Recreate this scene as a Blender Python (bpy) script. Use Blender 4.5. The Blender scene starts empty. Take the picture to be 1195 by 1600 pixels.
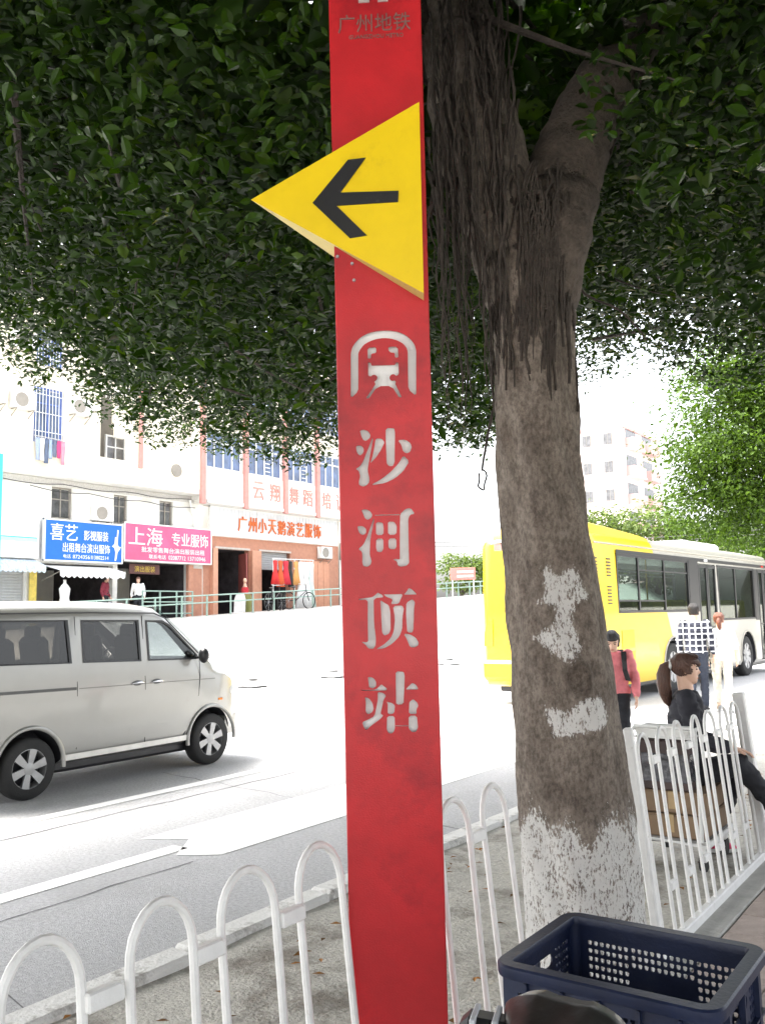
import bpy, bmesh, math, random
import numpy as np
from mathutils import Vector, Matrix, Euler

scene = bpy.context.scene
COL = scene.collection
rad = math.radians
PI = math.pi
random.seed(7)
RNG = np.random.default_rng(11)

# ------------------------------------------------------------------ camera, sky, sun, exposure
EYE = Vector((0, 0, 1.62))
def camera_axes(yaw=35.0, pitch=6.7, roll=1.2):
    y, p, r = rad(yaw), rad(pitch), rad(roll)
    f = Vector((-math.sin(y) * math.cos(p), math.cos(y) * math.cos(p), math.sin(p)))
    rt = Vector((math.cos(y), math.sin(y), 0))
    up = rt.cross(f)
    return rt * math.cos(r) - up * math.sin(r), rt * math.sin(r) + up * math.cos(r), f
cam_d = bpy.data.cameras.new('camera')
cam = bpy.data.objects.new('camera', cam_d)
COL.objects.link(cam)
_r, _u, _f = camera_axes()
M = Matrix.Identity(4)
for i in range(3):
    M[i][0], M[i][1], M[i][2] = _r[i], _u[i], -_f[i]
    M[i][3] = EYE[i]
cam.matrix_world = M
cam_d.sensor_fit = 'HORIZONTAL'
cam_d.sensor_width = 36.0
cam_d.lens = 36.0 * 1400 / 1195
cam_d.clip_start = 0.05
cam_d.clip_end = 2000
scene.camera = cam

SUN_ELEV, SUN_AZ = 60.0, 240.0      # azimuth measured clockwise from +Y: the sun stands over the far side of the street, a little behind
world = bpy.data.worlds.new('World')
scene.world = world
world.use_nodes = True
nt = world.node_tree
nt.nodes.clear()
sky = nt.nodes.new('ShaderNodeTexSky')
sky.sky_type = 'NISHITA'
sky.sun_disc = False
sky.sun_elevation = rad(SUN_ELEV)
sky.sun_rotation = rad(SUN_AZ)
sky.air_density = 1.0
sky.dust_density = 6.0
sky.ozone_density = 0.6
whiten = nt.nodes.new('ShaderNodeHueSaturation')      # thin bright overcast: the blue is washed out
whiten.inputs['Saturation'].default_value = 0.25
bg = nt.nodes.new('ShaderNodeBackground')
bg.inputs['Strength'].default_value = 0.15
wo = nt.nodes.new('ShaderNodeOutputWorld')
nt.links.new(sky.outputs['Color'], whiten.inputs['Color'])
nt.links.new(whiten.outputs['Color'], bg.inputs['Color'])
nt.links.new(bg.outputs['Background'], wo.inputs['Surface'])

sun_d = bpy.data.lights.new('sun', 'SUN')
sun_d.energy = 1.7
sun_d.angle = rad(24)
sun_d.color = (1.0, 0.96, 0.9)
sun = bpy.data.objects.new('sun', sun_d)
COL.objects.link(sun)
_az = rad(SUN_AZ)
_sd = Vector((math.sin(_az) * math.cos(rad(SUN_ELEV)), math.cos(_az) * math.cos(rad(SUN_ELEV)), math.sin(rad(SUN_ELEV))))
sun.rotation_euler = _sd.to_track_quat('Z', 'Y').to_euler()
sun.location = (0, -5, 30)

vs = scene.view_settings
vs.view_transform = 'Standard'
vs.look = 'None'
vs.gamma = 1.0
vs.exposure = 2.7
vs.use_curve_mapping = False
scene.cycles.max_bounces = 8
scene.cycles.transparent_max_bounces = 12

# ------------------------------------------------------------------ helpers: mesh builder and linking
class MB:
    def __init__(s):
        s.v, s.f, s.m = [], [], []
        s.mi = 0
    def add(s, verts, faces):
        o = len(s.v)
        s.v += [tuple(p) for p in verts]
        s.f += [tuple(i + o for i in f) for f in faces]
        s.m += [s.mi] * len(faces)
        return s
    def box(s, c, d, rot=None, bev=0.0):
        x, y, z = d[0] / 2, d[1] / 2, d[2] / 2
        c = Vector(c)
        if bev <= 0:
            vs_ = [(-x, -y, -z), (x, -y, -z), (x, y, -z), (-x, y, -z), (-x, -y, z), (x, -y, z), (x, y, z), (-x, y, z)]
            fs = [(0, 3, 2, 1), (4, 5, 6, 7), (0, 1, 5, 4), (1, 2, 6, 5), (2, 3, 7, 6), (3, 0, 4, 7)]
        else:
            b = min(bev, x * .9, y * .9, z * .9)
            vs_, fs = [], []
            idx = {}
            for sx in (-1, 1):
                for sy in (-1, 1):
                    for sz in (-1, 1):
                        for ax in range(3):
                            p = [sx * (x - b), sy * (y - b), sz * (z - b)]
                            p[ax] = (sx * x, sy * y, sz * z)[ax]
                            idx[(sx, sy, sz, ax)] = len(vs_)
                            vs_.append(tuple(p))
            for sx in (-1, 1):
                fs.append([idx[(sx, a, b_, 0)] for a, b_ in ((-1, -1), (1, -1), (1, 1), (-1, 1))][::sx])
            for sy in (-1, 1):
                fs.append([idx[(a, sy, b_, 1)] for a, b_ in ((-1, -1), (1, -1), (1, 1), (-1, 1))][::-sy])
            for sz in (-1, 1):
                fs.append([idx[(a, b_, sz, 2)] for a, b_ in ((-1, -1), (1, -1), (1, 1), (-1, 1))][::sz])
            for a in (-1, 1):
                for b_ in (-1, 1):
                    fs.append([idx[(a, b_, -1, 0)], idx[(a, b_, -1, 1)], idx[(a, b_, 1, 1)], idx[(a, b_, 1, 0)]][::(-a * b_)])
                    fs.append([idx[(a, -1, b_, 0)], idx[(a, -1, b_, 2)], idx[(a, 1, b_, 2)], idx[(a, 1, b_, 0)]][::(a * b_)])
                    fs.append([idx[(-1, a, b_, 1)], idx[(-1, a, b_, 2)], idx[(1, a, b_, 2)], idx[(1, a, b_, 1)]][::(-a * b_)])
            for sx in (-1, 1):
                for sy in (-1, 1):
                    for sz in (-1, 1):
                        fs.append([idx[(sx, sy, sz, k)] for k in range(3)][::(sx * sy * sz)])
        if rot is not None:
            R_ = rot if isinstance(rot, Matrix) else Euler(rot).to_matrix()
            vs_ = [R_ @ Vector(p) for p in vs_]
        return s.add([Vector(p) + c for p in vs_], fs)
    def tube(s, pts, r, seg=8, cap=True, closed=False):
        pts = [Vector(p) for p in pts]
        n = len(pts)
        rs = r if isinstance(r, (list, tuple)) else [r] * n
        t0 = (pts[1] - pts[0]).normalized()
        up = Vector((0, 0, 1)) if abs(t0.z) < .9 else Vector((1, 0, 0))
        nrm = t0.cross(up).normalized()
        vs_, fs = [], []
        for i, p in enumerate(pts):
            if closed:
                t = (pts[(i + 1) % n] - pts[i - 1]).normalized()
            elif i == 0:
                t = t0
            elif i == n - 1:
                t = (pts[-1] - pts[-2]).normalized()
            else:
                t = ((pts[i + 1] - p).normalized() + (p - pts[i - 1]).normalized()).normalized()
            nrm = (nrm - t * nrm.dot(t)).normalized()
            b = t.cross(nrm)
            for k in range(seg):
                a = 2 * PI * k / seg
                vs_.append(p + (nrm * math.cos(a) + b * math.sin(a)) * rs[i])
        rng = n if closed else n - 1
        for i in range(rng):
            j = (i + 1) % n
            for k in range(seg):
                l = (k + 1) % seg
                fs.append((i * seg + k, i * seg + l, j * seg + l, j * seg + k))
        if cap and not closed:
            fs.append(tuple(range(seg))[::-1])
            fs.append(tuple((n - 1) * seg + k for k in range(seg)))
        return s.add(vs_, fs)
    def loft(s, rings, cap=True):
        n = len(rings[0])
        vs_ = [p for r_ in rings for p in r_]
        fs = []
        for i in range(len(rings) - 1):
            for k in range(n):
                l = (k + 1) % n
                fs.append((i * n + k, i * n + l, (i + 1) * n + l, (i + 1) * n + k))
        if cap:
            fs.append(tuple(range(n))[::-1])
            fs.append(tuple((len(rings) - 1) * n + k for k in range(n)))
        return s.add(vs_, fs)
    def prism(s, poly, fn, d0, d1):
        # poly: 2D outline (counter-clockwise); fn(u, v, d) -> 3D point
        n = len(poly)
        vs_ = [fn(u, v, d0) for u, v in poly] + [fn(u, v, d1) for u, v in poly]
        fs = [tuple(range(n))[::-1], tuple(range(n, 2 * n))]
        fs += [(k, (k + 1) % n, n + (k + 1) % n, n + k) for k in range(n)]
        return s.add(vs_, fs)
    def lathe(s, prof, c=(0, 0, 0), seg=24, R_=None, cap=True):
        c = Vector(c)
        rings = []
        for r_, z in prof:
            ring = []
            for k in range(seg):
                a = 2 * PI * k / seg
                p = Vector((r_ * math.cos(a), r_ * math.sin(a), z))
                if R_ is not None:
                    p = R_ @ p
                ring.append(p + c)
            rings.append(ring)
        return s.loft(rings, cap)
    def ell(s, c, r, R_=None, nu=16, nv=10):
        c = Vector(c)
        rings = []
        for j in range(nv + 1):
            ph = -PI / 2 + PI * (j + .02) / (nv + .04)
            ring = []
            for k in range(nu):
                a = 2 * PI * k / nu
                p = Vector((r[0] * math.cos(ph) * math.cos(a), r[1] * math.cos(ph) * math.sin(a), r[2] * math.sin(ph)))
                if R_ is not None:
                    p = R_ @ p
                ring.append(p + c)
            rings.append(ring)
        return s.loft(rings)
    def mesh(s, name, smooth=None):
        me = bpy.data.meshes.new(name)
        me.from_pydata(s.v, [], s.f)
        if any(s.m):
            me.polygons.foreach_set('material_index', s.m)
        if smooth is not None:
            shade(me, smooth)
        me.update()
        return me

def shade(me, ang):
    me.polygons.foreach_set('use_smooth', [True] * len(me.polygons))
    if ang < 179:
        bm = bmesh.new()
        bm.from_mesh(me)
        for e in bm.edges:
            e.smooth = not (len(e.link_faces) == 2 and e.calc_face_angle(0) > rad(ang)) and len(e.link_faces) == 2
        bm.to_mesh(me)
        bm.free()

def link(name, data, mats=None, parent=None, kind=None, label=None, cat=None, group=None, loc=None, rot=None):
    o = bpy.data.objects.new(name, data)
    COL.objects.link(o)
    if mats is not None and data is not None:
        for m_ in (mats if isinstance(mats, (list, tuple)) else [mats]):
            data.materials.append(m_)
    if parent is not None:
        o.parent = parent
    if loc is not None:
        o.location = loc
    if rot is not None:
        o.rotation_euler = rot
    if kind: o['kind'] = kind
    if label: o['label'] = label
    if cat: o['category'] = cat
    if group: o['group'] = group
    return o
def obj(name, mb, mats, parent=None, smooth=None, **k):
    return link(name, mb.mesh(name, smooth), mats, parent, **k)
def thing(name, label, cat, loc=(0, 0, 0), rot=(0, 0, 0), group=None):
    return link(name, None, None, None, None, label, cat, group, loc, rot)
def dup(o, loc=None, rot=None, label=None, parent=None):
    c = o.copy()
    COL.objects.link(c)
    if parent is not None: c.parent = parent
    if loc is not None: c.location = loc
    if rot is not None: c.rotation_euler = rot
    if label: c['label'] = label
    for ch in list(o.children):
        dup(ch, parent=c)
    return c
def baked(o):
    dg = bpy.context.evaluated_depsgraph_get()
    me = bpy.data.meshes.new_from_object(o.evaluated_get(dg))
    old = o.data
    o.modifiers.clear()
    o.data = me
    bpy.data.meshes.remove(old)
    return o
def outward(me):
    bm = bmesh.new()
    bm.from_mesh(me)
    bmesh.ops.recalc_face_normals(bm, faces=bm.faces)
    bm.to_mesh(me)
    bm.free()
def cut(o, cutter_mb, mats=None):
    me = cutter_mb.mesh('cutter')
    outward(me)
    if not o.get('cut_once'):
        outward(o.data)
        o['cut_once'] = 1
    if mats:
        for m_ in mats: me.materials.append(m_)
    c = bpy.data.objects.new('cutter', me)
    COL.objects.link(c)
    c.parent = o.parent
    bpy.context.view_layer.update()
    md = o.modifiers.new('cut', 'BOOLEAN')
    md.object = c
    md.operation = 'DIFFERENCE'
    md.solver = 'EXACT'
    if mats: md.material_mode = 'TRANSFER'
    nm = o.data.name
    baked(o)
    o.data.name = nm
    bpy.data.objects.remove(c)
    return o

# ------------------------------------------------------------------ materials
def mat(name, col, rough=.6, metal=0.0, var=0.12, vscale=6.0, bump=0.0, bscale=60.0, spec=.5, coat=0.0, dirt=None, dscale=3.0, stretch=(1, 1, 1)):
    m_ = bpy.data.materials.new(name)
    m_.use_nodes = True
    n, l = m_.node_tree.nodes, m_.node_tree.links
    b = n['Principled BSDF']
    b.inputs['Roughness'].default_value = rough
    b.inputs['Metallic'].default_value = metal
    b.inputs['Specular IOR Level'].default_value = spec
    b.inputs['Coat Weight'].default_value = coat
    tc = n.new('ShaderNodeTexCoord')
    mp = n.new('ShaderNodeMapping')
    mp.inputs['Scale'].default_value = stretch
    l.new(tc.outputs['Object'], mp.inputs['Vector'])
    no = n.new('ShaderNodeTexNoise')
    no.inputs['Scale'].default_value = vscale
    no.inputs['Detail'].default_value = 6
    no.inputs['Roughness'].default_value = .65
    l.new(mp.outputs['Vector'], no.inputs['Vector'])
    cr = n.new('ShaderNodeValToRGB')
    cr.color_ramp.elements[0].position = .3
    cr.color_ramp.elements[1].position = .7
    cr.color_ramp.elements[0].color = tuple(c * (1 - var) for c in col) + (1,)
    cr.color_ramp.elements[1].color = tuple(min(1, c * (1 + var)) for c in col) + (1,)
    l.new(no.outputs['Fac'], cr.inputs['Fac'])
    out = cr.outputs['Color']
    if dirt:
        n2 = n.new('ShaderNodeTexNoise')
        n2.inputs['Scale'].default_value = dscale
        n2.inputs['Detail'].default_value = 8
        n2.inputs['Roughness'].default_value = .7
        l.new(mp.outputs['Vector'], n2.inputs['Vector'])
        c2 = n.new('ShaderNodeValToRGB')
        c2.color_ramp.elements[0].position = dirt[2] if len(dirt) > 2 else .5
        c2.color_ramp.elements[1].position = (dirt[2] if len(dirt) > 2 else .5) + .15
        c2.color_ramp.elements[0].color = (0, 0, 0, 1)
        c2.color_ramp.elements[1].color = (dirt[1],) * 3 + (1,)
        l.new(n2.outputs['Fac'], c2.inputs['Fac'])
        mx = n.new('ShaderNodeMix')
        mx.data_type = 'RGBA'
        l.new(c2.outputs['Color'], mx.inputs[0])
        l.new(out, mx.inputs[6])
        mx.inputs[7].default_value = tuple(dirt[0]) + (1,)
        out = mx.outputs[2]
    l.new(out, b.inputs['Base Color'])
    if bump:
        n3 = n.new('ShaderNodeTexNoise')
        n3.inputs['Scale'].default_value = bscale
        n3.inputs['Detail'].default_value = 5
        l.new(mp.outputs['Vector'], n3.inputs['Vector'])
        bp = n.new('ShaderNodeBump')
        bp.inputs['Strength'].default_value = bump
        bp.inputs['Distance'].default_value = .02
        l.new(n3.outputs['Fac'], bp.inputs['Height'])
        l.new(bp.outputs['Normal'], b.inputs['Normal'])
    return m_
def glass(name, col=(.55, .6, .62), alpha=.75, rough=.03):
    m_ = bpy.data.materials.new(name)
    m_.use_nodes = True
    n, l = m_.node_tree.nodes, m_.node_tree.links
    n.clear()
    tr = n.new('ShaderNodeBsdfTransparent')
    tr.inputs['Color'].default_value = tuple(col) + (1,)
    gl = n.new('ShaderNodeBsdfGlossy')
    gl.inputs['Roughness'].default_value = rough
    lw = n.new('ShaderNodeLayerWeight')
    lw.inputs['Blend'].default_value = .5
    pw = n.new('ShaderNodeMath'); pw.operation = 'POWER'; pw.inputs[1].default_value = 4.0
    l.new(lw.outputs['Facing'], pw.inputs[0])
    fr = n.new('ShaderNodeMath'); fr.operation = 'MULTIPLY_ADD'; fr.inputs[1].default_value = .8; fr.inputs[2].default_value = .04
    l.new(pw.outputs[0], fr.inputs[0])
    mx = n.new('ShaderNodeMixShader')
    o = n.new('ShaderNodeOutputMaterial')
    l.new(fr.outputs[0], mx.inputs['Fac'])
    l.new(tr.outputs['BSDF'], mx.inputs[1])
    l.new(gl.outputs['BSDF'], mx.inputs[2])
    l.new(mx.outputs['Shader'], o.inputs['Surface'])
    return m_
def leafmat(name, col, tr=.35, rough=.35, var=.35, young=None):
    m_ = bpy.data.materials.new(name)
    m_.use_nodes = True
    n, l = m_.node_tree.nodes, m_.node_tree.links
    n.clear()
    ge = n.new('ShaderNodeNewGeometry')
    cr = n.new('ShaderNodeValToRGB')
    cr.color_ramp.elements[0].color = tuple(c * (1 - var) for c in col) + (1,)
    cr.color_ramp.elements[1].color = (col[0] * (1 + var * 1.6), col[1] * (1 + var), col[2] * (1 + var * .3), 1)
    if young:                                  # a few young leaves are lighter and yellower
        cr.color_ramp.elements[1].position = .80
        e = cr.color_ramp.elements.new(.90)
        e.color = tuple(young[k] * .6 for k in range(3)) + (1,)
        e = cr.color_ramp.elements.new(1.0)
        e.color = tuple(young) + (1,)
    l.new(ge.outputs['Random Per Island'], cr.inputs['Fac'])
    b = n.new('ShaderNodeBsdfPrincipled')
    b.inputs['Roughness'].default_value = rough
    b.inputs['Specular IOR Level'].default_value = .15
    l.new(cr.outputs['Color'], b.inputs['Base Color'])
    t = n.new('ShaderNodeBsdfTranslucent')
    hs = n.new('ShaderNodeHueSaturation')
    hs.inputs['Value'].default_value = 1.6
    hs.inputs['Saturation'].default_value = 1.1
    l.new(cr.outputs['Color'], hs.inputs['Color'])
    l.new(hs.outputs['Color'], t.inputs['Color'])
    mx = n.new('ShaderNodeMixShader')
    mx.inputs['Fac'].default_value = tr
    o = n.new('ShaderNodeOutputMaterial')
    l.new(b.outputs['BSDF'], mx.inputs[1])
    l.new(t.outputs['BSDF'], mx.inputs[2])
    l.new(mx.outputs['Shader'], o.inputs['Surface'])
    return m_

W_PAINT = mat('white_paint', (.72, .72, .70), .45, var=.05, dirt=((.35, .32, .28), .7, .6), dscale=9)
W_WALL = mat('white_wall', (.74, .73, .69), .85, var=.05, bump=.1, dirt=((.5, .48, .43), .4, .55), dscale=.8)
CREAM = mat('cream_wall', (.74, .68, .56), .85, var=.05, bump=.1, dirt=((.5, .45, .38), .4, .58), dscale=.8)
FENCEP = mat('fence_paint', (.76, .755, .74), .45, var=.07, vscale=14, bump=.12, bscale=60, dirt=((.30, .22, .16), .75, .615), dscale=26)
CONC = mat('concrete', (.42, .41, .38), .9, var=.15, bump=.25, bscale=40, dirt=((.25, .24, .22), .5, .52), dscale=2)
BLACK = mat('black_plastic', (.015, .015, .017), .35, var=.2)
RUBBER = mat('rubber', (.02, .02, .02), .8, var=.2, bump=.2)
STEEL = mat('steel', (.55, .55, .56), .35, 1.0, var=.1)
CHROME = mat('chrome', (.7, .7, .72), .15, 1.0, var=.05)
DARK = mat('dark_interior', (.02, .02, .025), .8, var=.3)
GLASS = glass('window_glass')
DGLASS = glass('tinted_glass', (.22, .26, .27))
WOODB = mat('bark_branch', (.050, .040, .033), .9, var=.4, vscale=14, bump=.8, bscale=50)

# ------------------------------------------------------------------ the setting
ROAD = mat('road_concrete', (.43, .43, .435), .85, var=.26, vscale=42, bump=.6, bscale=130, dirt=((.31, .31, .305), .5, .52), dscale=.9)
VERGE = mat('verge_concrete', (.50, .48, .43), .95, var=.22, vscale=44, bump=.8, bscale=60, dirt=((.17, .145, .115), .8, .5), dscale=2.2)
SLABS = [mat('paving_stone_%d' % k, c, .85, var=.15, vscale=12, bump=.3, bscale=80, dirt=((.16, .13, .11), .6, .55), dscale=5)
         for k, c in enumerate(((.42, .345, .30), (.40, .345, .31), (.45, .37, .325)))]
MARK = mat('road_marking_paint', (.82, .82, .80), .7, var=.05, bump=.2, dirt=((.38, .38, .37), .8, .6), dscale=5)
KERBM = mat('kerb_stone_whitewashed', (.74, .73, .70), .85, var=.12, bump=.5, bscale=40, dirt=((.22, .20, .17), .9, .54), dscale=6)
EARTH = mat('distant_ground', (.28, .27, .24), .95, var=.2)

def rise(y):
    return 0.0 if y < 40 else (y - 40) * .022 if y < 150 else 2.42
def strip(x0, x1, ys, z, nx=1):
    mb = MB()
    n = nx + 1
    vs_ = [(x0 + (x1 - x0) * i / nx, y, z + rise(y)) for y in ys for i in range(n)]
    fs = [(j * n + i, j * n + i + 1, (j + 1) * n + i + 1, (j + 1) * n + i) for j in range(len(ys) - 1) for i in range(nx)]
    return mb.add(vs_, fs)
YS = [-80, 0, 20, 40, 60, 80, 100, 120, 150, 200]
obj('ground', strip(-700, 700, [-700, -200, 0, 40, 90, 150, 300, 900], -.06, 4), EARTH, kind='structure')
obj('road', strip(-22.9, -3.34, YS, 0, 4), ROAD, kind='structure')

# markings, 4 mm above the road
obj('lane_line', strip(-5.16, -5.0, [-12, 4.63], .004), MARK, kind='structure')
obj('lane_line', strip(-6.92, -6.77, [-12, 9], .004), MARK, kind='structure')
mb = MB()
mb.add([(-5.52, 4.62, .004), (-5.2, 4.82, .004), (-4.93, 4.45, .004), (-4.66, 4.62, .004), (-4.66, 10.5, .004), (-5.52, 10.5, .004)], [(0, 1, 2, 3, 4, 5)])
obj('bus_bay_marking', mb, MARK, kind='structure')
for k in range(7):
    obj('lane_line', strip(-11.6, -11.45, [-8 + k * 8, -4 + k * 8], .004), MARK, kind='structure')
# repaired joints between the concrete bays of the road
SEAM = mat('tar_seam', (.12, .12, .12), .7, var=.3)
def seam(pts, w):
    mb = MB()
    vs_, fs = [], []
    for i, (x, y) in enumerate(pts):
        ww = w * random.uniform(.5, 1.4)
        a = pts[min(i + 1, len(pts) - 1)]
        b = pts[max(i - 1, 0)]
        d = Vector((a[0] - b[0], a[1] - b[1])).normalized()
        vs_ += [(x - d.y * ww, y + d.x * ww, .003), (x + d.y * ww, y - d.x * ww, .003)]
        if i:
            fs.append((2 * i - 2, 2 * i - 1, 2 * i + 1, 2 * i))
    obj('road_joint', mb.add(vs_, fs), SEAM, kind='structure')
seam([(-6.42 + random.uniform(-.025, .025), y * .22) for y in range(-10, 120)], .008)
seam([(-4.72 + random.uniform(-.02, .02), y * .22) for y in range(-10, 21)], .006)
for yy in (2.4, 6.1, 10.8):
    seam([(-3.5 - .2 * k, yy + random.uniform(-.03, .03) + .03 * k) for k in range(22)], .006)

# kerb: separate stones
kerb = obj('kerb', MB().box((-3.27, 12, .03), (.1, 60, .06)), CONC, kind='structure')
proto = None
kb = MB().box((0, 0, 0), (.16, .985, .155), bev=.018).mesh('kerb_stone')
kb.materials.append(KERBM)
for k in range(46):
    o = link('kerb_stone', kb, None, kerb, loc=(-3.27 + random.uniform(-.008, .008), -9.5 + k, .048 + random.uniform(-.006, .006)),
             rot=(random.uniform(-.006, .006), random.uniform(-.02, .02), random.uniform(-.012, .012)))

# verge between kerb and fence, slightly uneven
mb = MB()
nx, ny = 24, 220
for j in range(ny + 1):
    for i in range(nx + 1):
        x = -3.19 + (3.19 - 1.45) * i / nx
        y = -8 + 48 * j / ny
        mb.v.append((x, y, .092 + .012 * math.sin(x * 5 + y * 1.7) * math.sin(y * 2.9 - x) + random.uniform(-.005, .005)))
for j in range(ny):
    for i in range(nx):
        a = j * (nx + 1) + i
        mb.f.append((a, a + 1, a + nx + 2, a + nx + 1)); mb.m.append(0)
obj('verge', mb, VERGE, kind='structure')
obj('fence_kerb', MB().box((-1.36, 15, .055), (.19, 46, .1), bev=.008), CONC, kind='structure')
pave = obj('pavement', MB().box((8.67, 15, .035), (19.86, 46, .1)), CONC, kind='structure')
sl = []
for k in range(3):
    m_ = MB().box((0, 0, 0), (.296, .296, .04), bev=.005).mesh('paving_slab')
    m_.materials.append(SLABS[k])
    sl.append(m_)
for i in range(8):
    for j in range(20):
        link('paving_slab', random.choice(sl), None, pave,
             loc=(-1.108 + .302 * i, 2.6 + .302 * j + .0, .085 + random.uniform(-.003, .003)),
             rot=(random.uniform(-.008, .008), random.uniform(-.008, .008), random.uniform(-.01, .01)))

# far side: raised pavement behind a ledge; slope in front invented to catch sunlight
def zf(y):
    return 1.75 + .045 * (y - 22)
mb = MB()
mb.add([(-23.8, -30, 1.45), (-60, -30, 1.45), (-60, 70, 1.45), (-23.8, 70, 1.45)], [(0, 3, 2, 1)])
obj('far_pavement', mb, CONC, kind='structure')
mb = MB()
ys_ = [-14 + 7 * k for k in range(13)]
mb.add([v for y in ys_ for v in ((-17.2, y, .006 + rise(y)), (-20.2, y, .006 + rise(y) * .5 + zf(y) * .46), (-22.75, y, zf(y) + .02))],
       [(3 * k + i, 3 * k + i + 1, 3 * k + i + 4, 3 * k + i + 3)[::-1] for k in range(12) for i in range(2)])
obj('invented_slope', mb, mat('pale_slope_concrete', (.50, .49, .47), .9, var=.1, bump=.2, dirt=((.36, .35, .33), .4, .55), dscale=.7), kind='structure')
mb = MB()
mb.add([(x, y, z) for y in (-14, 70) for x, z in ((-23.9, -.1), (-22.75, -.1), (-22.75, zf(y) + .03), (-23.9, zf(y) + .03))],
       [(0, 1, 2, 3), (7, 6, 5, 4), (0, 4, 5, 1), (1, 5, 6, 2), (2, 6, 7, 3), (3, 7, 4, 0)])
obj('pavement_ledge', mb, CONC, kind='structure')

# litter of dry leaves on the verge
mb = MB()
for k in range(260):
    x = random.uniform(-3.15, -1.6); y = random.uniform(.5, 9)
    a = random.uniform(0, 6.28); s_ = random.uniform(.02, .035)
    c, s2 = math.cos(a) * s_, math.sin(a) * s_
    mb.add([(x - c, y - s2, .108), (x + s2 * .45, y - c * .45, .112 + random.random() * .01), (x + c, y + s2, .109), (x - s2 * .45, y + c * .45, .112)], [(0, 1, 2), (0, 2, 3)])
obj('fallen_leaves', mb, leafmat('dry_leaf', (.22, .12, .045), .1, .7, .5), kind='stuff')

# ------------------------------------------------------------------ red metro sign post
RED = mat('red_enamel', (.49, .013, .019), .42, var=.16, vscale=5, bump=.08, bscale=240, dirt=((.24, .005, .012), .85, .50), dscale=2.3, coat=.05)
GREYIN = mat('grey_backing', (.80, .80, .79), .6, var=.08, bump=.1)
YEL = mat('yellow_enamel', (.80, .56, .003), .4, var=.05, vscale=6, dirt=((.55, .36, .01), .5, .6), dscale=7)
YELS = mat('tan_yellow_side', (.62, .50, .16), .5, var=.1, dirt=((.3, .22, .1), .7, .55), dscale=12)  # duller tan yellow on the sides of the arrow board
INK = mat('arrow_black', (.012, .012, .014), .45, var=.2, dirt=((.16, .15, .15), .8, .62), dscale=18)
DULL = mat('dull_letter', (.20, .10, .09), .5, var=.1)

PW, PD = .25, .17
a_, b_ = 2.43, 2.30
def cam_pt(px, py, D):
    return EYE + (_r * ((px - 597.5) / 1400) + _u * ((800 - py) / 1400) + _f) * D
Ptop, Pbot = cam_pt(585, 0, a_), cam_pt(624, 1600, b_)
AX = (Ptop - Pbot)
PL = AX.length
AX = AX.normalized()
RX = (_r * math.cos(rad(2.8)) - _f * math.sin(rad(2.8)))
RX = (RX - AX * RX.dot(AX)).normalized()
NZ = RX.cross(AX).normalized()            # towards the street corner where one reads it
def face_xy(px, py):                      # design grid of the lettering -> metres on the panel
    q = py / 1600
    s_ = q * a_ / ((1 - q) * b_ + q * a_)
    xl, xr = 513 + 35 * q, 657 + 43 * q
    return ((px - xl) / (xr - xl) - .5) * PW, PL * (1 - s_)
yb = (0.06 - Pbot.z) / AX.z
Lb, Lt = yb, PL + .62
post = link('metro_sign_post', None, label='tall red enamel sign post with cut-out station name and metro emblem', cat='sign post')
post.matrix_world = Matrix(((RX.x, AX.x, NZ.x, Pbot.x), (RX.y, AX.y, NZ.y, Pbot.y), (RX.z, AX.z, NZ.z, Pbot.z), (0, 0, 0, 1)))
def z4(pts): return [(500 + x / 4.445, 480 + y / 4.445) for x, y in pts]
def z5(pts): return [(500 + x / 4.445, 840 + y / 4.445) for x, y in pts]
def circ(x, y, r_, n=14): return [(x + r_ * math.cos(2 * PI * k / n), y + r_ * math.sin(2 * PI * k / n)) for k in range(n)]
def hair(x0, y0, x1, y1, w=3): return [(x0, y0 - w), (x1, y1 - w), (x1, y1 + w), (x0, y0 + w)]
EMBLEM = [z4([(212, 625), (212, 310), (222, 270), (245, 235), (285, 198), (340, 172), (400, 162), (440, 160), (480, 162), (540, 172), (595, 198), (635, 235), (658, 270), (667, 310), (667, 625), (612, 575), (608, 310), (600, 285), (575, 255), (535, 232), (490, 218), (440, 213), (390, 218), (345, 232), (303, 255), (280, 285), (265, 310), (265, 578)]),
          z4([(328, 275), (390, 275), (390, 316), (355, 318), (353, 352), (330, 352)]),
          z4([(474, 275), (540, 275), (543, 352), (520, 352), (518, 318), (490, 316), (474, 300)]),
          z4([(333, 378), (350, 378), (356, 402), (520, 402), (526, 385), (544, 385), (546, 470), (527, 480), (515, 466), (497, 467), (482, 482), (484, 502), (500, 512), (518, 510), (527, 520), (522, 534), (568, 628), (547, 628), (497, 547), (398, 547), (340, 628), (318, 628), (385, 530), (375, 514), (393, 502), (398, 482), (385, 467), (366, 466), (352, 478), (334, 472)])]
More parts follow.
